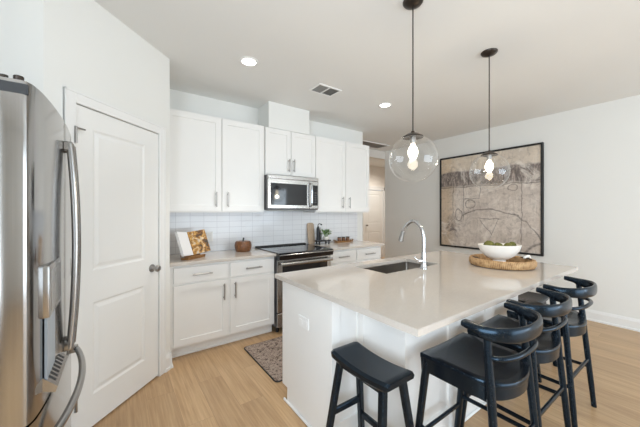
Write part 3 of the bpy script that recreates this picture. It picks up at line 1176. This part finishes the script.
# dispenser on the near door
ds = NB()
DY0, DY1 = 1.29, 1.53
xf = front_x(1.38)
box(ds, xf - 0.03, xf + 0.010, DY0, DY1, 1.03, 1.205, bev=0.008, seg=2)
dp = obj('dispenser', ds, 'hsteel', dl, smooth=True)
bx('display', 'steel', dp, xf + 0.006, xf + 0.0115, DY0 + 0.022, DY1 - 0.022, 1.05, 1.185)
b = NB()
box(b, xf - 0.004, xf + 0.003, DY0 + 0.004, DY1 - 0.004, 0.80, 1.03)
obj('recess_panel', b, 'recess', dp)
b = NB()
ring_loft(b, [[(xf - 0.01, y, 0.795), (xf + 0.024, y, 0.782), (xf + 0.030, y, 0.80), (xf - 0.01, y, 0.84)] for y in (DY0 - 0.004, DY1 + 0.004)])
dt = obj('drip_tray', b, 'hsteel', dp)
b = NB()
for i in range(7):
    y = DY0 + 0.03 + i * 0.03
    ring_loft(b, [[(xf + 0.002, yy, 0.8285), (xf + 0.022, yy, 0.8085), (xf + 0.022, yy, 0.8095), (xf + 0.002, yy, 0.8295)] for yy in (y - 0.006, y + 0.006)])
obj('grate', b, 'black', dt)

# ------------------------------------------------------------------ saddle stools
def make_saddle(label, loc, rotz):
    t = thing('saddle_stool', label, 'stool', loc, rotz, 'black backless saddle stools')
    L, W, zt = 0.405, 0.205, 0.612
    rings = []
    n = 22
    for i in range(n + 1):
        s = -1 + 2 * i / n
        y = s * L / 2
        top = zt + 0.020 * s * s
        th = 0.040
        end = max(0.0, (abs(s) - 0.93) / 0.07)
        wd = W / 2 - 0.010 * end ** 2
        bot = top - th + 0.006 * end
        tp = top - 0.008 * end ** 2
        c = 0.010
        rings.append([(-wd + c * 0.6, y, bot), (wd - c * 0.6, y, bot), (wd, y, bot + c), (wd, y, tp - c), (wd - c * 1.6, y, tp), (-wd + c * 1.6, y, tp), (-wd, y, tp - c), (-wd, y, bot + c)])
    b = NB()
    ring_loft(b, rings)
    obj('seat', b, 'stool', t, smooth=True, angle=30)
    feet = {}
    for sx in (-1, 1):
        for sy in (-1, 1):
            a = Vector((sx * 0.066, sy * 0.150, 0.585))
            f = Vector((sx * 0.145, sy * 0.205, 0.0))
            b = NB()
            bar(b, f, a, 0.032, 0.036, 0.032, 0.036, up=(0, 1, 0), power=8)
            obj('leg', b, 'stool', t)
            feet[(sx, sy)] = (f, a)

    def at(k, z):
        f, a = feet[k]
        return f + (a - f) * (z / a.z)
    for sx in (-1, 1):
        b = NB()
        bar(b, at((sx, -1), 0.20), at((sx, 1), 0.20), 0.020, ha=0.034, power=8)
        obj('stretcher', b, 'stool', t)
    for sy in (-1, 1):
        for z in (0.30,) if sy < 0 else (0.30,):
            b = NB()
            bar(b, at((-1, sy), z), at((1, sy), z), 0.020, ha=0.034, power=8)
            obj('stretcher', b, 'stool', t)
    # apron under the seat
    for sx in (-1, 1):
        b = NB()
        box(b, sx * 0.066 - 0.009, sx * 0.066 + 0.009, -0.15, 0.15, 0.552, 0.586)
        obj('apron', b, 'stool', t)
    return t


sd = make_saddle('black backless saddle-seat stool at the end of the island with the outlet', (1.053, 1.036, 0), 0)
dup(sd, (3.005, 0.990, 0), PI / 2, 'black backless saddle-seat stool tucked under the far island end, mostly hidden by chairs')


# ------------------------------------------------------------------ counter stools with curved back rail
def make_counter_stool(label, loc, rotz):
    t = thing('counter_stool', label, 'stool', loc, rotz, 'black counter stools with curved backs')
    # seat outline
    hw, yf, yb = 0.212, 0.208, -0.182

    def outline(k=1.0, inset=0.0):
        pts = []
        h = hw - inset
        f = yf - inset
        for i in range(9):                               # front edge
            x = -h + 2 * h * i / 8
            pts.append((x, f + 0.008 * (1 - (x / h) ** 2)))
        ys = -0.045
        for i in range(1, 5):
            pts.append((h, f + (ys - f) * i / 5))
        for i in range(0, 17):
            a = -PI * i / 16
            pts.append((h * math.cos(a), ys + (abs(yb - ys) - inset) * math.sin(a)))
        for i in range(1, 5):
            pts.append((-h, ys + (f - ys) * i / 5))
        return pts

    def dish(x, y):
        r = min(1.0, (x / hw) ** 2 * 0.9 + ((y + 0.02) / 0.22) ** 2 * 0.35)
        return 0.664 - 0.018 * (1 - r) - (0.006 if y < -0.1 else 0)

    b = NB()
    rings = []
    for ins, z in ((0.020, -0.024), (0.001, -0.024), (0.0, -0.022), (0.0, -0.003), (0.003, 0.0)):
        rings.append([(x, y, dish(x, y) + z) for x, y in outline(inset=ins)])
    for k in (0.8, 0.6, 0.4, 0.2):
        rings.append([(x * k, y * k, dish(x * k, y * k)) for x, y in outline(inset=0.003)])
    vr = ring_loft(b, rings, cap=False)
    cv = b.verts.new((0, 0, dish(0, 0)))
    n = len(vr[-1])
    for i in range(n):
        b.faces.new((vr[-1][i], vr[-1][(i + 1) % n], cv))
    b.faces.new(list(reversed(vr[0])))
    obj('seat', b, 'stool', t, smooth=True, angle=50)
    # apron that follows the seat
    b = NB()
    po = outline(inset=0.0015)
    pi_ = outline(inset=0.030)
    ring_loft(b, [[(x, y, 0.648) for x, y in po], [(x * 0.985, y * 0.985, 0.575) for x, y in po], [(x * 0.985, y * 0.985, 0.575) for x, y in pi_], [(x, y, 0.648) for x, y in pi_]], cap=False, closed=True)
    obj('apron', b, 'stool', t, smooth=True)
    legs = {}
    for sx in (-1, 1):
        f, a = Vector((sx * 0.212, 0.252, 0)), Vector((sx * 0.193, 0.180, 0.642))
        b = NB()
        bar(b, f, a, 0.030, 0.036, 0.030, 0.036, up=(0, 1, 0), power=3)
        obj('leg', b, 'stool', t, smooth=True)
        legs[(sx, 1)] = (f, a)
        f, a = Vector((sx * 0.226, -0.180, 0)), Vector((sx * 0.190, -0.105, 0.860))
        b = NB()
        m = f + (a - f) * 0.62
        tube(b, spline([f, f + (a - f) * 0.3, m, a], 5), [0.0155] * 3 + [0.017] * 8 + [0.0185] * 2 + [0.0165] * 3, 12)
        obj('leg', b, 'stool', t, smooth=True)
        legs[(sx, -1)] = (f, a)

    def at(k, z):
        f, a = legs[k]
        return f + (a - f) * (z / a.z)

    for k0, k1, z in (((-1, 1), (1, 1), 0.225), ((-1, -1), (1, -1), 0.33), ((-1, -1), (-1, 1), 0.28), ((1, -1), (1, 1), 0.28)):
        b = NB()
        bar(b, at(k0, z), at(k1, z), 0.018, ha=0.022, power=3)
        obj('stretcher', b, 'stool', t, smooth=True)
    # horseshoe rail: (x, y, z top, width, height)
    half = [(-0.212, -0.018, 0.902, 0.044, 0.028), (-0.214, -0.036, 0.902, 0.048, 0.032), (-0.214, -0.075, 0.899, 0.046, 0.038), (-0.209, -0.108, 0.898, 0.036, 0.056),
            (-0.190, -0.150, 0.900, 0.027, 0.060), (-0.147, -0.188, 0.902, 0.024, 0.064), (-0.078, -0.212, 0.903, 0.023, 0.066)]
    ctrl = half + [(0, -0.219, 0.903, 0.023, 0.066)] + [(-x, y, z, w_, h_) for x, y, z, w_, h_ in reversed(half)]
    pos = spline([(c[0], c[1], c[2]) for c in ctrl], 5)
    siz = spline([(c[3], c[4], 0) for c in ctrl], 5)
    rings = []
    for i, p in enumerate(pos):
        a = pos[max(0, i - 1)]
        c = pos[min(len(pos) - 1, i + 1)]
        tg = (c - a)
        tg.z = 0
        tg.normalize()
        nr = Vector((-tg.y, tg.x, 0))
        w_, h_ = siz[i].x, siz[i].y
        ring = []
        for k in range(16):
            an = 2 * PI * (k + 0.5) / 16
            cx, sx_ = math.cos(an), math.sin(an)
            d = (abs(cx) ** 3 + abs(sx_) ** 3) ** (-1 / 3)
            ring.append(p + nr * (cx * d * w_ / 2) + Vector((0, 0, sx_ * d * h_ / 2 - h_ / 2)))
        rings.append(ring)
    b = NB()
    ring_loft(b, rings)
    obj('back_rail', b, 'stool', t, smooth=True, angle=50)
    b = NB()
    e = at((-1, -1), 0.765)
    g = at((1, -1), 0.765)
    pts = spline([e, (-0.175, -0.155, 0.767), (-0.10, -0.188, 0.77), (0, -0.197, 0.771), (0.10, -0.188, 0.77), (0.175, -0.155, 0.767), g], 6)
    tube(b, pts, 0.0115, 10)
    obj('back_hoop', b, 'stool', t, smooth=True)
    return t


cs = make_counter_stool('black curved-back counter stool standing closest to the outlet end of the island', (1.480, 0.680, 0), 0)
dup(cs, (1.972, 0.690, 0), 0, 'black curved-back counter stool standing between the other two curved-back stools')
dup(cs, (2.535, 0.690, 0), 0, 'black curved-back counter stool closest to the wall with the large painting')


# ------------------------------------------------------------------ pendants
def make_pendant(label, x, y):
    t = thing('pendant_lamp', label, 'lamp', (x, y, 0), 0, 'glass globe pendants over the island')
    cz, R = 1.726, 0.152
    b = NB()
    lathe(b, [(0, H), (0.064, H), (0.064, H - 0.006), (0.055, H - 0.017), (0.03, H - 0.027), (0.010, H - 0.032), (0.0, H - 0.032)], 32)
    obj('canopy', b, 'bronze', t, smooth=True)
    b = NB()
    tube(b, [(0, 0, H - 0.03), (0, 0, cz + R + 0.02)], 0.0042, 10)
    obj('rod', b, 'bronze', t, smooth=True)
    b = NB()
    lathe(b, [(0, cz + R + 0.030), (0.010, cz + R + 0.028), (0.012, cz + R + 0.018), (0.035, cz + R + 0.010), (0.064, cz + R - 0.008), (0.066, cz + R - 0.015), (0.0, cz + R - 0.010)], 32)
    cap = obj('cap', b, 'bronze', t, smooth=True)
    b = NB()
    lathe(b, [(0, cz + R - 0.008), (0.019, cz + R - 0.008), (0.020, cz + R - 0.052), (0.016, cz + R - 0.056), (0, cz + R - 0.056)], 20)
    obj('socket', b, 'nickel', cap, smooth=True)
    b = NB()
    lathe(b, [(0.0, cz + R - 0.056), (0.013, cz + R - 0.057), (0.018, cz + R - 0.070), (0.026, cz + R - 0.084), (0.031, cz + R - 0.102), (0.031, cz + R - 0.116), (0.025, cz + R - 0.136), (0.018, cz + R - 0.146), (0, cz + R - 0.149)], 20)
    obj('bulb', b, 'bulb', t, smooth=True)
    b = NB()
    prof = []
    a0 = 0.36
    for i in range(33):
        a = a0 + (PI - a0) * i / 32
        prof.append((R * math.sin(a) if i < 32 else 0.0, cz + R * math.cos(a)))
    lathe(b, prof, 48)
    obj('globe', b, 'glass', t, smooth=True, angle=180)
    l = bpy.data.lights.new('bulb_light', 'POINT')
    l.energy, l.color, l.shadow_soft_size = 9, (1.0, 0.85, 0.64), 0.03
    lo = bpy.data.objects.new('bulb_light', l)
    lo.location = (0, 0, cz + R - 0.19)
    lo.parent = t
    C.objects.link(lo)
    return t


pa = make_pendant('clear glass globe pendant over the island, the one closer to the refrigerator', 1.558, 1.145)
dup(pa, (2.580, 1.130, 0), 0.4, 'clear glass globe pendant hanging in front of the large painting')


# ------------------------------------------------------------------ ceiling fittings
def make_downlight(label, x, y):
    t = thing('recessed_light', label, 'light', (x, y, H), 0, 'round recessed ceiling lights')
    b = NB()
    lathe(b, [(0.062, -0.001), (0.062, -0.006), (0.078, -0.007), (0.083, -0.003), (0.083, 0.0)], 36)
    obj('trim_ring', b, 'plate', t, smooth=True)
    b = NB()
    lathe(b, [(0, -0.003), (0.062, -0.003)], 36)
    obj('lens', b, 'downlight', t)
    l = bpy.data.lights.new('downlight_beam', 'SPOT')
    l.energy, l.color, l.spot_size, l.spot_blend, l.shadow_soft_size = 100, (1.0, 0.94, 0.85), math.radians(78), 0.9, 0.06
    lo = bpy.data.objects.new('downlight_beam', l)
    lo.location = (0, 0, -0.02)
    lo.parent = t
    C.objects.link(lo)
    return t


rl = make_downlight('round recessed ceiling light in front of the cabinets beside the pantry', 0.974, 2.463)
dup(rl, (2.776, 2.458, H), 0, 'round recessed ceiling light closer to the hall, next to a pendant globe')

hl = dup(rl, (6.0, 5.1, H), 0, 'unseen recessed ceiling light added to brighten the hall beyond the header')  # unseen lamp added to brighten the hall and its door
for o in [c for c in bpy.data.objects if c.parent == hl and c.type == 'LIGHT']:
    o.data = o.data.copy()
    o.data.spot_size = math.radians(160)
    o.data.energy = 170

# supply vent
vt = thing('supply_vent', 'small white ceiling air vent above the range', 'vent', (1.895, 2.545, H))
b = NB()
for a in ((-0.155, 0.155, -0.105, -0.085), (-0.155, 0.155, 0.085, 0.105), (-0.155, -0.135, -0.085, 0.085), (0.135, 0.155, -0.085, 0.085), (-0.008, 0.008, -0.085, 0.085)):
    box(b, *a, -0.008, 0.0)
obj('frame', b, 'plate', vt)
b = NB()
box(b, -0.135, 0.135, -0.085, 0.085, -0.0015, -0.0005)
obj('duct', b, 'vent_dark', vt)
b = NB()
for s in (-1, 1):
    for i in range(8):
        x = s * (0.016 + i * 0.0155)
        ring_loft(b, [[(x, y, -0.007), (x + s * 0.010, y, -0.002), (x + s * 0.0112, y, -0.002), (x + s * 0.0012, y, -0.007)] for y in (-0.085, 0.085)])
obj('louvers', b, 'vent_dark', vt)
# return grille by the hall
rv = thing('return_grille', 'large grey return-air grille in the ceiling by the hall opening', 'vent', (4.12, 4.07, H))
b = NB()
for a in ((-0.42, 0.42, -0.17, -0.145), (-0.42, 0.42, 0.145, 0.17), (-0.42, -0.395, -0.145, 0.145), (0.395, 0.42, -0.145, 0.145)):
    box(b, *a, -0.010, 0.0)
obj('frame', b, 'plate', rv)
bx('filter', 'vent_brown', rv, -0.395, 0.395, -0.145, 0.145, -0.003, -0.001)
b = NB()
for i in range(11):
    y = -0.135 + i * 0.027
    ring_loft(b, [[(x, y, -0.009), (x, y + 0.014, -0.003), (x, y + 0.0155, -0.003), (x, y + 0.0015, -0.009)] for x in (-0.395, 0.395)])
obj('louvers', b, 'vent_brown', rv)

# ------------------------------------------------------------------ painting
py0, py1, pz0, pz1 = 1.430, 3.004, 0.757, 2.37
pt = thing('framed_painting', 'large abstract beige and charcoal painting in a thin black frame', 'painting', (0, 0, 0))
fw = 0.028
b = NB()
for a in ((py0, py1, pz0, pz0 + fw), (py0, py1, pz1 - fw, pz1), (py0, py0 + fw, pz0 + fw, pz1 - fw), (py1 - fw, py1, pz0 + fw, pz1 - fw)):
    box(b, XR - 0.045, XR, a[0], a[1], a[2], a[3], bev=0.002)
obj('frame', b, 'black', pt)
b = NB()
box(b, XR - 0.030, XR - 0.010, py0 + fw, py1 - fw, pz0 + fw, pz1 - fw)
obj('canvas', b, mat_art(py0, py1, pz0, pz1), pt)

# ------------------------------------------------------------------ rug
b = NB()
rx0, rx1, ry0, ry1 = 1.052, 2.30, 2.075, 2.795
prism(b, rr(rx0, rx1, ry0, ry1, 0.03), 0.001, 0.012, bev=0.003)
rug = tag(obj('rug', b, 'rug'), 'small brown flecked woven rug on the floor in front of the range', 'rug')
b = NB()
tube(b, [(x, y, 0.0065) for x, y in rr(rx0 - 0.003, rx1 + 0.003, ry0 - 0.003, ry1 + 0.003, 0.033)], 0.0055, 8, closed=True)
obj('binding', b, 'black', rug, smooth=True)

# backsplash outlet
ot = thing('wall_outlet', 'white wall outlet on the tile behind the cookbook', 'outlet', (0.902, YB - 0.008, 1.09))
bx('cover_plate', 'plate', ot, -0.036, 0.036, -0.006, 0, -0.058, 0.058, bev=0.003)
for z in (-0.024, 0.024):
    b = NB()
    box(b, -0.017, 0.017, -0.008, -0.005, z - 0.018, z + 0.018, bev=0.002)
    obj('socket', b, 'trim', ot)

# ------------------------------------------------------------------ cookbook on its stand
ZC = 0.914
st = thing('cookbook_stand', 'small warm-brown wooden easel holding the open cookbook', 'stand', (0.625, 3.10, ZC), math.radians(38))
tilt = math.radians(20)


def lean(y, z, off=0.0):
    """point on the leaning plane: z measured up the slope, off away from it to the front"""
    return (y + z * math.sin(tilt) - off * math.cos(tilt), z * math.cos(tilt) + off * math.sin(tilt))


def leaned(bm, x0, x1, s0, s1, o0, o1, y0=0.0, zb=0.0, bev=0.0):
    vs = box(bm, x0, x1, -o1, -o0, s0, s1, bev=bev)
    m = Matrix.Rotation(-tilt, 3, 'X')
    bmesh.ops.rotate(bm, cent=(0, 0, 0), matrix=m, verts=vs)
    bmesh.ops.translate(bm, vec=(0, y0, zb), verts=vs)


b = NB()
leaned(b, -0.10, 0.11, 0.0, 0.22, 0.0, 0.012, 0.0, 0.012)
obj('back_board', b, 'standwood', st)
b = NB()
box(b, -0.12, 0.13, -0.055, 0.03, 0.0, 0.020, bev=0.003)
box(b, -0.12, 0.13, -0.060, -0.048, 0.020, 0.030, bev=0.002)
obj('ledge', b, 'standwood', st)
b = NB()
bar(b, (0.0, 0.13, 0.007), (0.0, 0.070, 0.19), 0.03, ha=0.012)
obj('prop_leg', b, 'standwood', st)
bk = thing('cookbook', 'open cookbook showing a blank white page and a food photograph', 'book', (0.625, 3.10, ZC), math.radians(38))


def page_block(side):
    b = NB()
    rings = []
    m = Matrix.Rotation(-tilt, 3, 'X')
    for i in range(9):
        t = i / 8
        x = side * (0.004 + t * 0.190)
        lift = 0.020 * math.sin(min(1, t * 1.25) * PI * 0.5) * (1 - 0.35 * t)
        fwd = 0.045 * t * t
        ring = []
        for o_, s_ in ((0.0, 0.022), (0.0, 0.262), (0.016, 0.262), (0.016, 0.022)):
            o2 = o_ + (lift if o_ > 0 else 0) + fwd
            v = m @ Vector((x, -(0.014 + o2), s_ + 0.003))
            ring.append((v.x, v.y, v.z + 0.004))
        rings.append(ring)
    ring_loft(b, rings)
    return b


p1 = obj('page', page_block(-1), 'page', bk, smooth=True)
p1['label'] = 'blank white page'
p2 = obj('page', page_block(1), 'photo_page', bk, smooth=True)
p2['label'] = 'page printed with a food photograph'

# wooden jar
jr = thing('wooden_jar', 'round brown carved wooden jar with a short dark stem, next to the range', 'jar', (1.232, 3.30, ZC))
b = NB()
lathe(b, [(0, 0), (0.075, 0), (0.086, 0.012), (0.096, 0.045), (0.098, 0.075), (0.092, 0.108), (0.080, 0.122), (0.055, 0.126), (0.030, 0.120), (0.0, 0.118)], 48, wave=lambda a: 0.022 * math.cos(a * 12))
obj('body', b, 'brownwood', jr, smooth=True)
b = NB()
tube(b, [(0, 0, 0.115), (0.002, 0, 0.140), (0.008, 0, 0.162)], [0.013, 0.009, 0.011], 12)
obj('stem', b, 'green_bottle', jr, smooth=True)

# ------------------------------------------------------------------ things beyond the range
ris = thing('riser_tray', 'small black footed riser on the counter beyond the range', 'riser', (2.455, 3.36, ZC))
b = NB()
prism(b, rr(-0.115, 0.115, -0.06, 0.06, 0.02), 0.040, 0.060, bev=0.003)
obj('top', b, 'bag', ris)
for sx in (-1, 1):
    for sy in (-1, 1):
        b = NB()
        lathe(b, [(0, 0), (0.010, 0), (0.013, 0.012), (0.009, 0.024), (0.013, 0.041), (0, 0.041)], 14, sx * 0.085, sy * 0.038)
        obj('foot', b, 'bag', ris, smooth=True)
zr = ZC + 0.060
ml = thing('pepper_mill', 'tall black pepper mill with a crank standing on the black riser', 'mill', (2.378, 3.37, zr))
b = NB()
lathe(b, [(0, 0), (0.026, 0), (0.026, 0.02), (0.022, 0.05), (0.024, 0.10), (0.023, 0.165), (0.016, 0.185), (0.012, 0.20), (0, 0.203)], 20)
obj('body', b, 'bag', ml, smooth=True)
b = NB()
tube(b, spline([(0, 0, 0.195), (0.002, 0, 0.225), (0.02, -0.005, 0.238), (0.048, -0.012, 0.232)], 5), 0.0055, 8)
sphere(b, (0.050, -0.012, 0.226), 0.011, 12, 8)
obj('crank', b, 'bag', ml, smooth=True)
bt = thing('oil_bottle', 'slim dark bottle with a pale stopper between mill and plant', 'bottle', (2.433, 3.392, zr))
b = NB()
lathe(b, [(0, 0), (0.018, 0), (0.019, 0.07), (0.017, 0.09), (0.008, 0.115), (0.0075, 0.15), (0, 0.15)], 18)
obj('body', b, 'green_bottle', bt, smooth=True)
b = NB()
lathe(b, [(0, 0.148), (0.009, 0.148), (0.010, 0.175), (0.006, 0.185), (0, 0.186)], 14)
obj('stopper', b, 'nickel', bt, smooth=True)
pp = thing('potted_plant', 'small bushy green plant in a round white pot on the black riser', 'plant', (2.497, 3.335, zr))
b = NB()
lathe(b, [(0, 0), (0.026, 0), (0.038, 0.012), (0.046, 0.034), (0.045, 0.052), (0.041, 0.052), (0.038, 0.044), (0, 0.042)], 28)
obj('pot', b, 'white_ceramic', pp, smooth=True)
b = NB()
for i in range(150):
    a = random.uniform(0, 2 * PI)
    el = random.uniform(-0.15, 1.0)
    rad = random.uniform(0.02, 0.078)
    c = Vector((rad * math.cos(a) * (1 - 0.3 * max(el, 0)), rad * math.sin(a) * (1 - 0.3 * max(el, 0)), 0.082 + 0.062 * el))
    d = Vector((math.cos(a + random.uniform(-.7, .7)), math.sin(a + random.uniform(-.7, .7)), random.uniform(-0.2, 0.9))).normalized()
    s = d.cross(Vector((0, 0, 1))).normalized()
    u = s.cross(d)
    ln, wd = random.uniform(0.024, 0.038), random.uniform(0.009, 0.014)
    q = [c, c + d * ln * 0.5 + s * wd + u * 0.003, c + d * ln, c + d * ln * 0.5 - s * wd + u * 0.003]
    vv = [b.verts.new(p) for p in q]
    b.faces.new(vv)
for i in range(12):
    a = i * 2 * PI / 12
    tube(b, [(0.012 * math.cos(a), 0.012 * math.sin(a), 0.043), (0.03 * math.cos(a), 0.03 * math.sin(a), 0.08), (0.045 * math.cos(a), 0.045 * math.sin(a), 0.11)], 0.0018, 5)
obj('foliage', b, 'leaf', pp)
cb = NB()
prism(cb, rr(-0.058, 0.058, -0.155, 0.155, 0.03), -0.008, 0.008, bev=0.003)
bmesh.ops.rotate(cb, cent=(0, 0, 0), matrix=Matrix.Rotation(PI / 2 - 0.13, 3, 'X'), verts=cb.verts[:])
tag(obj('cutting_board', cb, 'boardwood', loc=(2.325, YB - 0.043, ZC + 0.1552)), 'pale wooden cutting board leaning on the tile behind the pepper mill', 'cutting board')
tr = thing('wooden_server', 'narrow brown wooden holder carrying three dark jars near the counter end', 'tray', (2.895, 3.41, ZC))
b = NB()
prism(b, rr(-0.165, 0.165, -0.04, 0.04, 0.012), 0.0, 0.022, bev=0.003)
obj('tray', b, 'standwood', tr)
for sx in (-1, 1):
    b = NB()
    tube(b, [(sx * 0.16, -0.03, 0.02), (sx * 0.178, -0.03, 0.034), (sx * 0.178, 0.03, 0.034), (sx * 0.16, 0.03, 0.02)], 0.005, 8)
    obj('grip', b, 'standwood', tr)
for i, (dx, lab) in enumerate(((-0.085, 'dark jar on the wooden holder, nearest the potted plant'), (0.0, 'dark jar in the middle of the wooden holder'), (0.085, 'dark jar on the wooden holder, nearest the hall'))):
    j = thing('spice_jar', lab, 'jar', (2.895 + dx, 3.41, ZC + 0.022), 0, 'dark jars on the wooden holder')
    b = NB()
    lathe(b, [(0, 0), (0.027, 0), (0.029, 0.006), (0.029, 0.045), (0.027, 0.048), (0, 0.048)], 20)
    obj('body', b, 'brownwood', j, smooth=True)
    b = NB()
    lathe(b, [(0, 0.048), (0.030, 0.048), (0.030, 0.058), (0, 0.060)], 20)
    obj('lid', b, 'candle', j, smooth=True)

# ------------------------------------------------------------------ woven tray and bowl on the island
tx, ty = 2.748, 1.105
wt = thing('woven_tray', 'round woven seagrass tray on the island beneath the white bowl', 'tray', (tx, ty, 0.914))
b = NB()
R = 0.245
lathe(b, [(0, 0.002), (R - 0.02, 0.002), (R - 0.004, 0.006), (R + 0.006, 0.022), (R + 0.008, 0.048), (R, 0.064), (R - 0.013, 0.069), (R - 0.024, 0.060), (R - 0.026, 0.030), (R - 0.03, 0.012), (0, 0.012)], 96)
obj('basket', b, 'rattan', wt, smooth=True)
for a in (math.radians(-38), math.radians(142)):
    b = NB()
    c = Vector((math.cos(a), math.sin(a), 0))
    s = Vector((-math.sin(a), math.cos(a), 0))
    pts = spline([c * (R - 0.025) + s * 0.085 + Vector((0, 0, 0.02)), c * (R - 0.030) + s * 0.07 + Vector((0, 0, 0.062)), c * (R - 0.030) - s * 0.07 + Vector((0, 0, 0.062)), c * (R - 0.025) - s * 0.085 + Vector((0, 0, 0.02))], 6)
    tube(b, pts, 0.005, 8)
    o = obj('handle', b, 'bag', wt, smooth=True)
    o['label'] = 'dark wire handle'
bw = thing('bowl', 'white oval footed bowl holding moss balls in the woven tray', 'bowl', (tx - 0.012, ty + 0.01, 0.926), math.radians(-36))
b = NB()
prof = [(0, 0.0), (0.060, 0.0), (0.056, 0.016), (0.052, 0.040), (0.075, 0.048), (0.125, 0.076), (0.160, 0.122), (0.178, 0.170), (0.174, 0.172), (0.150, 0.134), (0.106, 0.104), (0.05, 0.090), (0, 0.088)]
lathe(b, prof, 48, squash=0.72)
obj('bowl', b, 'white_ceramic', bw, smooth=True)
for dx, dy, r, lab in ((-0.090, 0.0, 0.043, 'moss ball at the end of the bowl nearer the sink'), (-0.008, 0.01, 0.047, 'largest moss ball, at the middle of the bowl'), (0.070, -0.012, 0.038, 'moss ball beside the largest one, toward the painting'), (0.122, 0.014, 0.031, 'smallest moss ball, at the bowl end toward the painting')):
    b = NB()
    sphere(b, (0, 0, 0), r, 24, 16)
    for v in b.verts:
        v.co *= 1 + random.uniform(-0.035, 0.035)
    ca, sa = math.cos(math.radians(-36)), math.sin(math.radians(-36))
    s_ = abs(dx) / 0.165
    zz = 0.926 + 0.090 + 0.060 * s_ ** 1.3 + r * 0.96 + 0.004
    tag(obj('moss_ball', b, 'moss', smooth=True, loc=(tx - 0.012 + dx * ca - dy * sa, ty + 0.01 + dx * sa + dy * ca, zz)), lab, 'decoration', 'moss balls in the white bowl')
# string of pale beads lying over the tray rim
b = NB()
a0 = math.radians(-40)
for k in range(9):
    t_ = k / 8
    rr_ = R - 0.05 + 0.075 * t_
    z = 0.914 + (0.062 + 0.012 * math.sin(t_ * PI)) if t_ < 0.72 else 0.914 + 0.062 - (t_ - 0.72) * 0.17
    a = a0 + 0.10 * t_
    sphere(b, (tx + rr_ * math.cos(a), ty + rr_ * math.sin(a), z + 0.008), 0.011, 12, 8)
tag(obj('bead_garland', b, 'white_ceramic', smooth=True), 'short string of pale beads draped over the woven tray rim', 'beads')
